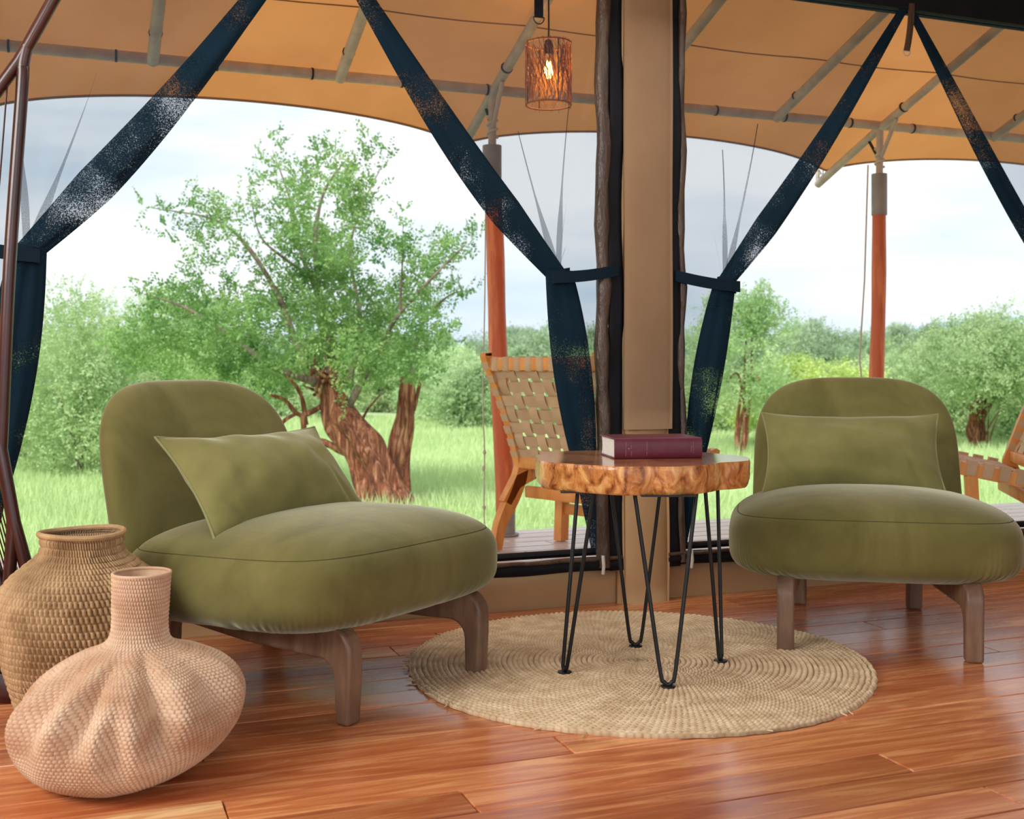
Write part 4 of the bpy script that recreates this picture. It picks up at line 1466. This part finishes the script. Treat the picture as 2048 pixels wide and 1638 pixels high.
# ------------------------------------------------------------------ woven veranda chairs
def safari_chair():
    root = empty('woven_lounge_chair', (0, 0, 0), cat='chair', group='orange wood lounge chairs with woven leather on the veranda')
    wd = 0.58
    th_ = 0.032
    for s in (-1, 1):
        x = s * wd / 2
        def fr(a, b, d, x=x):
            return Vector((x + d, a, b))
        # stile + rear leg, a swept board
        cen = [(0.0, 0.0, 0.020), (0.025, 0.10, 0.024), (0.095, 0.21, 0.030), (0.135, 0.30, 0.028), (0.125, 0.36, 0.022), (0.06, 0.54, 0.020), (-0.04, 0.735, 0.020), (-0.052, 0.760, 0.015)]
        L_, R__ = [], []
        cc = bez([Vector((a, b, w)) for a, b, w in cen], 5)
        for i, c in enumerate(cc):
            a_, b_ = cc[max(0, i - 1)], cc[min(len(cc) - 1, i + 1)]
            t_ = Vector((b_.x - a_.x, b_.y - a_.y)).normalized()
            n_ = Vector((t_.y, -t_.x))
            L_.append((c.x + n_.x * c.z, max(0, c.y + n_.y * c.z)))
            R__.append((c.x - n_.x * c.z, max(0, c.y - n_.y * c.z)))
        mb = MB()
        for i in range(len(cc) - 1):
            mb.prism([L_[i], L_[i + 1], R__[i + 1], R__[i]][::-1], -th_ / 2, th_ / 2, fr)
        st_ = mb.build('rear_leg', M['orangewood'], root)
        # strap wraps on the stile
        for k in range(8):
            s0 = 0.36 + k * 0.050
            zc = s0 + 0.012
            yc = np.interp(zc, [0.36, 0.54, 0.735], [0.125, 0.06, -0.04])
            w = MB().box((x, yc, zc), (th_ + 0.005, 0.044, 0.033), rot=Matrix.Rotation(0.42, 3, 'X'))
            w.build('strap_wrap', M['strap'], st_, smooth=False)
        # seat rail and front leg
        sr = [(0.07, 0.17), (0.12, 0.235), (0.20, 0.262), (0.62, 0.345), (0.64, 0.385), (0.615, 0.395), (0.20, 0.312), (0.10, 0.285), (0.03, 0.19)]
        MB().prism(sr[::-1], -th_ / 2, th_ / 2, fr).build('seat_rail', M['orangewood'], root)
        fl_ = [(0.345, 0.0), (0.39, 0.0), (0.405, 0.30), (0.36, 0.30)]
        MB().prism(fl_, -0.02, 0.02, fr).build('front_leg', M['orangewood'], root)
    MB().box((0, -0.035, 0.722), (wd, 0.030, 0.048), bev=0.004).build('top_rail', M['orangewood'], root)
    MB().box((0, 0.125, 0.335), (wd, 0.028, 0.045), bev=0.004).build('lower_back_rail', M['orangewood'], root)
    MB().box((0, 0.375, 0.13), (wd, 0.024, 0.042), bev=0.004).build('rung', M['orangewood'], root)
    MB().box((0, 0.17, 0.215), (wd, 0.026, 0.045), bev=0.004).build('rung', M['orangewood'], root)
    MB().box((0, 0.615, 0.365), (wd, 0.028, 0.045), bev=0.004).build('front_rail', M['orangewood'], root)
    # woven back
    a0, a1 = Vector((0, 0.125, 0.340)), Vector((0, -0.035, 0.725))
    ax = (a1 - a0).normalized()
    nr = Vector((0, -ax.z, ax.y))
    Lb = (a1 - a0).length
    nv, nh = 9, 7
    pv, ph_ = (wd - 0.032) / nv, Lb / (nh + 0.25)
    def ribbon(p0, p1, wdir, w, ndir, phase, n, name, wraps=0):
        m_ = n * 4 + 1
        V, Fc = [], []
        for i in range(m_):
            s = i / (m_ - 1)
            c = p0.lerp(p1, s)
            off = 0.0045 * math.cos(PI * (s * n) + phase)
            for (dw, dn) in ((-w / 2, -0.001), (w / 2, -0.001), (w / 2, 0.001), (-w / 2, 0.001)):
                V.append(c + wdir * dw + ndir * (off + dn))
        for i in range(m_ - 1):
            for j in range(4):
                j2 = (j + 1) % 4
                Fc.append((i * 4 + j, i * 4 + j2, i * 4 + 4 + j2, i * 4 + 4 + j))
        Fc += [(3, 2, 1, 0), tuple((m_ - 1) * 4 + j for j in range(4))]
        o = MB().add(V, Fc).build(name, M['strap'], root, smooth=False)
        c = random.uniform(0.92, 1.06)
        o.color = (c, c, c, 1)
        return o
    X_ = Vector((1, 0, 0))
    for k in range(nv):
        x = -wd / 2 + 0.016 + pv * (k + 0.5)
        ribbon(a0 + X_ * x, a1 + X_ * x, X_, pv * 0.74, nr, PI * k + PI / 2, nh, 'strap')
        # wrap over the top rail
        MB().box((x, -0.035, 0.722), (pv * 0.62, 0.036, 0.054), bev=0.005).build('strap_wrap', M['strap'], root)
    for k in range(nh):
        c = a0 + ax * (ph_ * (k + 0.55))
        ribbon(c - X_ * (wd / 2 - 0.01), c + X_ * (wd / 2 - 0.01), ax, ph_ * 0.74, nr, PI * k + PI / 2 + PI, nv, 'strap')
    # woven seat
    b0, b1 = Vector((0, 0.17, 0.305)), Vector((0, 0.60, 0.385))
    sx_ = (b1 - b0).normalized()
    sn = Vector((0, -sx_.z, sx_.y))
    for k in range(nv):
        x = -wd / 2 + 0.016 + pv * (k + 0.5)
        ribbon(b0 + X_ * x, b1 + X_ * x, X_, pv * 0.80, sn, PI * k + PI / 2, 7, 'strap')
    ps = (b1 - b0).length / 7.3
    for k in range(7):
        c = b0 + sx_ * (ps * (k + 0.6))
        ribbon(c - X_ * (wd / 2 - 0.01), c + X_ * (wd / 2 - 0.01), sx_, ps * 0.82, sn, PI * k + PI / 2 + PI, nv, 'strap')
        for s in (-1, 1):
            MB().box((s * wd / 2, c.y, c.z - 0.012), (th_ + 0.006, ps * 0.6, 0.056), rot=Matrix.Rotation(0.19, 3, 'X')).build('strap_wrap', M['strap'], root, smooth=False)
    return root


sc1 = safari_chair()
f2 = Vector((0.72, 0.694, 0))
w2 = Vector((0.694, -0.72, 0))
rl_ = Vector((-0.064, 4.44, 0))
sc1.location = rl_ + w2 * 0.29
sc1.rotation_euler = (0, 0, math.atan2(w2.y, w2.x))
sc1['label'] = 'orange wooden lounge chair with woven tan leather back, behind the slab table'
sc2 = copy_tree(sc1)
w3 = Vector((0.22, 0.975, 0)).normalized()
f3 = Vector((-w3.y, w3.x, 0))
q_ = Vector(((2092 - 1024) / F * 4.25, 4.25, 0))
sc2.location = q_ - f3 * 0.12 + w3 * 0.29
sc2.rotation_euler = (0, 0, math.atan2(w3.y, w3.x))
sc2['label'] = 'orange wooden lounge chair cropped at the frame edge, behind the velvet chair facing the camera'

# ------------------------------------------------------------------ land outside
gx, gy = np.linspace(-70, 110, 150), np.concatenate([np.linspace(-12, 30, 80), np.linspace(31, 420, 60)])
GX, GY = np.meshgrid(gx, gy, indexing='ij')


def gh(x, y):
    """ground height"""
    d = np.clip((y - 45) / 150, 0, 1.5) * 0.55
    return GZ + 0.05 * np.sin(x * 0.7) * np.sin(y * 0.45) * np.clip((y - 7) / 6, 0, 1) + d * (4.0 + 3.5 * np.clip(x / 60, -0.6, 1.0)) + 0.12 * np.sin(x * 0.21 + y * 0.13) * np.clip((y - 12) / 10, 0, 1)


def wgrid(u, n):
    return UX * u - UY * n, UY * u + UX * n


WX, WY = wgrid(GX, GY)
ZZ = gh(WX, WY)
land = grid('ground', np.stack([GX, GY, ZZ], -1), M['ground'], kind='structure')
land.rotation_euler = (0, 0, A)
# grass blades
NB = 150000
yy = 5.0 + 17 * RNG.random(NB) ** 1.4
xx = (RNG.random(NB) - 0.5) * (1.0 * yy + 2.0)
nnn = -UY * xx + UX * yy
pat = np.sin(xx * 2.1 + 1.3 * np.sin(yy * 1.7)) * np.sin(yy * 2.7 + xx) + 0.7 * np.sin(xx * 5.3 + yy * 3)
keep = (nnn > 4.78) & (RNG.random(NB) < np.clip(0.12 + 0.5 * (nnn - 4.8) + 0.35 * pat, 0.05, 1))
xx, yy, nnn, pat = xx[keep], yy[keep], nnn[keep], pat[keep]
k = len(xx)
zz = gh(xx, yy)
hh = (0.02 + 0.045 * RNG.random(k)) * (1 + np.clip((nnn - 5.5) / 2.5, 0, 1.3)) * (1 + 0.25 * pat)
hh = np.maximum(hh, 0.012)
an = RNG.random(k) * PI
w = 0.003 + 0.0006 * yy
lx, ly = (RNG.random(k) - 0.5) * hh * 0.9, (RNG.random(k) - 0.5) * hh * 0.9
V = np.zeros((k, 3, 3))
V[:, 0] = np.stack([xx - np.cos(an) * w, yy - np.sin(an) * w, zz - 0.01], -1)
V[:, 1] = np.stack([xx + np.cos(an) * w, yy + np.sin(an) * w, zz - 0.01], -1)
V[:, 2] = np.stack([xx + lx, yy + ly, zz + hh], -1)
link('grass', mesh_np('grass', V.reshape(-1, 3), np.arange(3 * k).reshape(-1, 3), smooth=False), M['grass'], kind='stuff', label='short lush green grass growing beyond the deck', cat='grass')


# ------------------------------------------------------------------ trees
def leaves(blobs, tw_density, leaf_l, leaf_w, tw_len, rng, per=10, up=0.5, round_=1.0):
    """blobs: (x,y,z,r). returns verts, faces of leaflets set along twigs"""
    B = np.array(blobs, dtype=float)
    cnt = np.maximum(3, (tw_density * B[:, 3] ** 2).astype(int))
    idx = np.repeat(np.arange(len(B)), cnt)
    n = len(idx)
    d = rng.normal(size=(n, 3))
    d /= np.linalg.norm(d, axis=1)[:, None]
    rad = B[idx, 3] * rng.random(n) ** 0.5
    st = B[idx, :3] + d * rad[:, None]
    dr = d * 0.7 + rng.normal(size=(n, 3)) * 0.6
    dr[:, 2] += up
    dr /= np.linalg.norm(dr, axis=1)[:, None]
    L = tw_len * (0.6 + 0.8 * rng.random(n))
    s = (np.arange(per) + 0.5) / per
    P0 = st[:, None, :] + dr[:, None, :] * (L[:, None] * s[None, :])[..., None]
    side = np.cross(dr, rng.normal(size=(n, 3)))
    side /= np.linalg.norm(side, axis=1)[:, None] + 1e-9
    sg = np.where(np.arange(per) % 2 == 0, 1.0, -1.0)[None, :, None]
    ld = side[:, None, :] * sg + dr[:, None, :] * 0.5 + rng.normal(size=(n, per, 3)) * 0.35
    ld /= np.linalg.norm(ld, axis=2)[..., None]
    wd = np.cross(ld, rng.normal(size=(n, per, 3)))
    wd /= np.linalg.norm(wd, axis=2)[..., None] + 1e-9
    sc = (0.7 + 0.6 * rng.random((n, per, 1)))
    ll, lw = leaf_l * sc, leaf_w * sc
    a = P0
    b = P0 + ld * ll * 0.5 + wd * lw
    c = P0 + ld * ll
    e = P0 + ld * ll * 0.5 - wd * lw
    V = np.stack([a, b, c, e], 2).reshape(-1, 3)
    m = n * per
    return V, np.arange(4 * m).reshape(-1, 4)


def limb(mb, pts, r0, r1, seg=9, rough=0.1, rl=random):
    p = bez(pts, 5)
    n_ = len(p)
    ph = rl.uniform(0, 6)
    rr = [(r0 + (r1 - r0) * (i / (n_ - 1))) * (1 + rough * math.sin(i * 1.3 + ph)) for i in range(n_)]
    mb.tube(p, rr, seg)


TYY = 9.35
tree = empty('acacia_tree', px(770, 1012, TYY), label='gnarled red-barked thorn tree with feathery crown, between the velvet chair and the timber post', cat='tree')
tree.location.z = GZ
TI = Matrix.Translation(tree.location).inverted()
def tp_(x, y, d=0.0):
    return px(x, y, TYY + d)
# trunks as fluted surfaces
def fluted(name, kn, seg=40, flutes=5, amp=0.16, seed=0, mt='bark'):
    """kn: (px,py,width_px,depth) centre line knots"""
    rg = random.Random(seed)
    c = bez([tp_(x, y, d) for x, y, w, d in kn], 8)
    ws = bez([Vector((w / F * TYY / 2, 0, 0)) for x, y, w, d in kn], 8)
    m_ = len(c)
    P_ = np.zeros((m_, seg, 3))
    for i in range(m_):
        s = i / (m_ - 1)
        for j in range(seg):
            a = 2 * PI * j / seg
            k_ = 1 + amp * math.sin(flutes * a + s * 3.5 + seed) + amp * 0.5 * math.sin((flutes + 4) * a - s * 5) + 0.05 * math.sin(s * 25 + a * 2)
            r_ = ws[i].x * k_
            P_[i, j] = (c[i].x + r_ * math.cos(a), c[i].y + r_ * math.sin(a) * 0.9, c[i].z)
    o = grid(name, P_, M[mt], tree, wj=True)
    o.matrix_parent_inverse = TI
    return o
fluted('trunk', [(775, 1030, 135, 0), (765, 985, 100, 0), (745, 940, 86, 0), (722, 890, 88, 0), (695, 850, 84, 0), (672, 800, 50, 0), (655, 755, 38, 0)], seed=1)
fluted('trunk', [(770, 1030, 90, 0.1), (785, 985, 72, 0.1), (793, 930, 46, 0.12), (803, 880, 42, 0.12), (812, 830, 34, 0.1), (815, 780, 30, 0.1), (812, 750, 22, 0.1)], seed=2, mt='bark')
br, br2 = MB(), MB()
RT = random.Random(8)
LIMBS = [
    ([(690, 830, 0), (715, 780, -.1), (760, 700, -.3), (790, 640, -.4), (860, 560, -.5), (930, 490, -.5)], .045, .010),
    ([(662, 770, 0), (660, 680, .1), (640, 600, 0), (630, 480, 0), (650, 380, .1), (700, 310, .1)], .055, .008),
    ([(655, 770, 0), (600, 700, -.2), (560, 600, -.2), (500, 500, -.2), (430, 440, -.1), (300, 415, 0)], .05, .006),
    ([(640, 600, 0), (600, 500, .2), (580, 400, .3), (545, 300, .3)], .03, .006),
    ([(655, 770, 0), (560, 740, -.3), (470, 680, -.4), (380, 620, -.4), (300, 590, -.3)], .045, .008),
    ([(630, 560, 0), (560, 510, -.2), (520, 470, -.2), (500, 390, -.1)], .02, .006),
    ([(815, 790, .1), (830, 700, .2), (850, 640, .2), (900, 590, .1), (950, 580, .1)], .03, .006),
    ([(700, 760, -.1), (720, 640, .3), (700, 500, .4), (730, 400, .4), (765, 330, .4)], .03, .006),
    ([(670, 800, .05), (640, 815, 0), (600, 830, -.1), (570, 800, -.1), (540, 790, -.1)], .028, .012),
    ([(605, 832, -.1), (610, 870, -.05), (618, 905, 0)], .024, .020),
    ([(590, 828, -.1), (565, 845, -.1), (560, 870, -.1), (575, 890, -.05), (600, 905, 0)], .016, .012),
    ([(612, 850, 0), (605, 800, 0), (590, 770, 0), (560, 740, 0)], .022, .010),
    ([(815, 860, .1), (830, 810, .1), (838, 775, .1), (842, 755, .1)], .020, .012),
    ([(690, 905, 0), (660, 890, 0), (630, 880, 0)], .035, .028),
    ([(720, 850, .1), (735, 820, .1), (760, 790, .1)], .014, .006),
    ([(800, 620, -.4), (805, 520, -.4), (806, 440, -.4)], .014, .003),
]
for pts, r0, r1 in LIMBS:
    up_ = min(q_[1] for q_ in pts) < 700
    (limb(br2, [tp_(q_[0], q_[1], q_[2] + 0.35) if q_[1] < 740 else tp_(*q_) for q_ in pts], r0 * 0.8, r1 * 0.5, rl=RT) if up_ else limb(br, [tp_(*q_) for q_ in pts], r0, r1, rl=RT))
# knotty clump of broken twigs at the fork
for k in range(26):
    a = tp_(650 + RT.uniform(-25, 25), 770 + RT.uniform(-30, 25), RT.uniform(-.15, .1))
    b = a + Vector((RT.uniform(-.12, .12), RT.uniform(-.1, .05), RT.uniform(-.02, .16)))
    br.tube([a, b], [0.016, 0.006], 6)
o = br2.build('branches', M['barkgrey'], tree)
o.matrix_parent_inverse = TI
o = br.build('branches', M['bark'], tree)
o.matrix_parent_inverse = TI
BL_ = [(735, 285, 22), (742, 262, 14), (722, 335, 30), (690, 380, 42), (650, 330, 34), (640, 300, 20), (668, 300, 16), (560, 345, 22), (552, 290, 13), (545, 275, 9), (530, 360, 20), (515, 310, 12), (525, 320, 14),
       (600, 350, 30), (575, 320, 14), (600, 400, 42), (580, 430, 32), (700, 430, 44), (750, 365, 18), (765, 330, 12), (778, 318, 8), (735, 400, 26), (806, 420, 7), (806, 450, 9), (808, 480, 16),
       (290, 415, 13), (320, 425, 16), (345, 440, 14), (375, 400, 16), (400, 410, 26), (430, 430, 32), (465, 440, 26), (400, 455, 26), (468, 395, 14), (345, 480, 9), (330, 470, 6), (415, 490, 30), (400, 530, 28), (470, 480, 30), (480, 520, 20),
       (380, 560, 26), (520, 420, 24), (500, 370, 16), (530, 530, 24), (560, 490, 34), (540, 460, 22), (610, 480, 46), (660, 500, 52), (650, 560, 50), (700, 540, 46), (730, 590, 42), (600, 560, 44),
       (745, 500, 30), (780, 490, 28), (770, 470, 16), (815, 510, 30), (840, 550, 40), (880, 530, 34), (890, 500, 30), (915, 490, 22), (945, 480, 16), (960, 465, 8), (925, 465, 10), (860, 480, 14),
       (800, 590, 40), (850, 600, 36), (890, 580, 26), (925, 590, 20), (950, 580, 10), (905, 610, 12), (780, 640, 40), (740, 660, 50), (830, 640, 26),
       (680, 640, 54), (620, 630, 54), (560, 620, 50), (500, 640, 56), (440, 640, 56), (390, 620, 44), (340, 620, 40), (300, 600, 28), (290, 570, 14), (335, 575, 18), (380, 590, 26), (460, 590, 34), (520, 580, 30),
       (300, 660, 44), (350, 690, 50), (420, 710, 56), (500, 710, 56), (570, 700, 54), (640, 700, 54), (700, 710, 56), (760, 700, 50), (820, 690, 46), (870, 690, 34), (900, 670, 26), (850, 650, 30),
       (560, 770, 34), (610, 750, 36), (700, 760, 34), (750, 760, 40), (800, 740, 40), (850, 740, 26), (520, 760, 40), (450, 760, 40), (690, 790, 16), (580, 800, 16), (280, 720, 46), (240, 690, 36), (350, 760, 40)]
rg = np.random.default_rng(17)
blobs = []
for (x, y, r) in BL_:
    dep = rg.uniform(-0.5, 0.5) * (1 if r > 25 else 0.4)
    c = px(x, y, TYY + dep)
    blobs.append((c.x, c.y, c.z, r / F * TYY * 0.74))
    if r > 34:
        c = px(x + rg.uniform(-15, 15), y + rg.uniform(-15, 15), TYY + rg.uniform(0.5, 1.4))
        blobs.append((c.x, c.y, c.z, r / F * TYY * 0.70))
V, Fc = leaves(blobs, 2600, 0.034, 0.0095, 0.14, rg, per=12, up=0.5)
o = link('foliage', mesh_np('foliage', V, Fc, smooth=False), M['leaf'], tree, kind='stuff')
o.matrix_parent_inverse = TI


def make_tree(name, seed, H, Wd, dens, ll, lw, mt, trunk_h=0.3, n_b=26, tw=0.3, open_=False, bark='barkgrey', r_trunk=0.06):
    """a free-standing bush or small tree at the origin"""
    rg = np.random.default_rng(seed)
    rr = random.Random(seed)
    root = empty(name)
    blobs = []
    for k in range(n_b):
        a = rr.uniform(0, 2 * PI)
        q = rr.random() ** 0.6
        z = rr.uniform(trunk_h, 1.0)
        wz = math.sin(PI * min(1, (z - trunk_h) / (1.0 - trunk_h) * 0.8 + 0.2)) ** 0.6
        blobs.append((math.cos(a) * Wd / 2 * q * wz, math.sin(a) * Wd / 2 * q * wz, z * H * 0.92, rr.uniform(0.12, 0.24) * Wd * (0.7 if z > 0.8 else 1)))
    V, Fc = leaves(blobs, dens, ll, lw, tw, rg, per=9, up=0.4)
    link('foliage', mesh_np('foliage', V, Fc, smooth=False), M[mt], root, kind='stuff')
    mb = MB()
    for k in range(5 if open_ else 3):
        a = rr.uniform(0, 2 * PI)
        b = blobs[rr.randrange(len(blobs))]
        x0 = 0.04 * H * math.cos(a)
        y0 = 0.04 * H * math.sin(a)
        limb(mb, [Vector((x0 * 0.3, y0 * 0.3, -0.05)), Vector((x0, y0, H * 0.15)), Vector((b[0] * 0.5 + x0, b[1] * 0.5, H * 0.45)), Vector(b[:3])], r_trunk * H / 3, r_trunk * H / 12, 7, rl=rr)
    mb.build('trunk', M[bark], root)
    return root


def place(root, x, y, s, rz, label, cat, group=None, col=1.0, sz=None):
    root.location = (x, y, float(gh(np.array(x), np.array(y))))
    root.scale = (s, s, sz or s)
    root.rotation_euler = (0, 0, rz)
    root['label'] = label
    root['category'] = cat
    if group:
        root['group'] = group
    for c in root.children:
        c.color = (col, col, col, 1) if not isinstance(col, tuple) else col
    return root


def at(pxx, Y):
    return (pxx - 1024) / F * Y


# the paler tree left of the thorn tree
t2 = make_tree('pale_tree', 31, 3.0, 3.2, 380, 0.05, 0.014, 'leaf2', trunk_h=0.12, n_b=46, tw=0.22)
place(t2, at(165, 12.5), 12.5, 0.66, 0.4, 'pale green bushy tree between the net curtain and the gnarled thorn tree', 'tree', col=(1.02, 1.02, 1.0, 1))
tx = copy_tree(t2)
place(tx, at(330, 15.5), 15.5, 0.72, 2.4, 'pale green bushy tree seen low behind the left half of the thorn tree', 'tree', col=(1.1, 1.08, 1.0, 1))
# slender tree between the pillar and the facing chair
t3 = make_tree('slender_tree', 35, 2.6, 1.7, 900, 0.05, 0.013, 'leaf2', trunk_h=0.34, n_b=30, tw=0.2, open_=True, bark='bark', r_trunk=0.045)
place(t3, at(1480, 14.5), 14.5, 0.80, 0.3, 'slender multi-stemmed young tree between the pillar curtain and the facing chair', 'tree', col=(1.0, 1.03, 1.0, 1), sz=0.86)
spike = leaves([(at(1545 + k * -6, 14.5) - at(1480, 14.5), 0, 2.45 - k * 0.13, 0.10 + 0.02 * k) for k in range(6)], 1800, 0.05, 0.013, 0.12, np.random.default_rng(3), per=9)
link('foliage', mesh_np('foliage', spike[0], spike[1], smooth=False), M['leaf2'], t3, kind='stuff')
# forked tree at the right
t4 = make_tree('forked_tree', 38, 2.9, 4.2, 330, 0.07, 0.018, 'leaf2', trunk_h=0.56, n_b=44, tw=0.3, bark='bark', r_trunk=0.02)
place(t4, at(1975, 17.0), 17.0, 0.66, 0.0, 'round pale crowned tree on two shaggy red trunks, beyond the right-hand velvet chair', 'tree', col=(0.96, 0.96, 0.98, 1))
mb = MB()
for (a, b_, c_, r_) in (((at(1925, 17) - at(1962, 17), 0, -0.05), (at(1917, 17) - at(1962, 17), 0, 0.55), (at(1935, 17) - at(1962, 17), 0, 1.25), 0.15),
                        ((at(1978, 17) - at(1962, 17), .6, -0.05), (at(1968, 17) - at(1962, 17), .5, 0.5), (at(1975, 17) - at(1962, 17), .3, 1.3), 0.12)):
    limb(mb, [Vector(a), Vector(b_), Vector(c_)], r_, r_ * 0.7, 9, rough=0.18)
    limb(mb, [Vector(b_), Vector(b_) + Vector((0.18, 0, 0.4)), Vector(c_) + Vector((0.5, 0, 0.3))], r_ * 0.6, 0.03, 8)
mb.build('trunk', M['bark'], t4)

# shrubs and the bush belt
protos = [make_tree('bush', 50 + i, 2.0, 2.6, 560, 0.075, 0.021, 'leaf3', trunk_h=0.08, n_b=26, tw=0.28) for i in range(4)]
used = [False] * 4
rb = random.Random(77)
def bush(x, Y, s, group, label, col, sz=None):
    i = rb.randrange(4)
    o = protos[i] if not used[i] else copy_tree(protos[i])
    used[i] = True
    place(o, x, Y, s, rb.uniform(0, 6), label, 'bush', group, col, sz)
    return o
# middle distance: individually placed (photo column, distance, scale)
MID = [(90, 20, .9), (30, 17, .85), (430, 21, .9), (560, 24, .8), (900, 22, .95), (860, 26, 1.0), (950, 20, .75), (1040, 27, .85), (1100, 24, .8), (1165, 21, .95), (1400, 19, .7),
       (1385, 26, 1.0), (1450, 24, .8), (1550, 20, .75), (1620, 24, .9), (1700, 22, .85), (1790, 24, 1.0), (1850, 20, .95), (1900, 27, 1.3), (2010, 22, 1.1), (2060, 19, 1.0), (760, 27, .9), (660, 23, .8), (-30, 14, .9)]
for (c, Y, s) in MID:
    g = rb.uniform(0.98, 1.2)
    s *= 0.72
    bush(at(c, Y), Y, s, 'pale green bushes scattered across the grassland', 'one of the pale green bushes standing in the grass behind the trees', (g * rb.uniform(.95, 1.05), g, g * .9, 1))
# yellow flowering shrubs seen over the chair back
for (c, Y, s) in ((1590, 16, .58), (1668, 17, .60)):
    bush(at(c, Y), Y, s, None, 'low yellow-green shrub above the back of the facing velvet chair, ' + ('farther from' if c == 1590 else 'nearer') + ' the timber post', (1.3, 1.24, 0.68, 1))
FAR = []
for k in range(150):
    Y = 30 + 90 * (k / 150) ** 1.2 + rb.uniform(-2, 2)
    c = rb.uniform(-150, 2200)
    s = rb.uniform(0.65, 1.0) * (0.75 + Y / 130)
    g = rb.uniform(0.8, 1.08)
    hz = min(0.35, Y / 400)  # haze put into the tint: farther bushes get paler and bluer
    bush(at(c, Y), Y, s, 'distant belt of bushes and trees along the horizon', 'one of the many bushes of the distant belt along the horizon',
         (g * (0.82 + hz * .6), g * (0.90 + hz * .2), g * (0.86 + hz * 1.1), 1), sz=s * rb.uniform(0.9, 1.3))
# far blue hill
hx_ = np.linspace(-260, 620, 60)
hy_ = np.linspace(0, 1, 12)
HX, HYY = np.meshgrid(hx_, hy_, indexing='ij')
prof_ = 6 + 22 * np.exp(-((HX - 330) / 130) ** 2) + 8 * np.exp(-((HX - 120) / 60) ** 2) + 1.5 * np.sin(HX * 0.05)
Pz = prof_ * np.sin(HYY * PI) ** 0.8 + 3
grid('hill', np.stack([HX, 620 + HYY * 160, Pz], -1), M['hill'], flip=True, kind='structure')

bpy.context.view_layer.update()
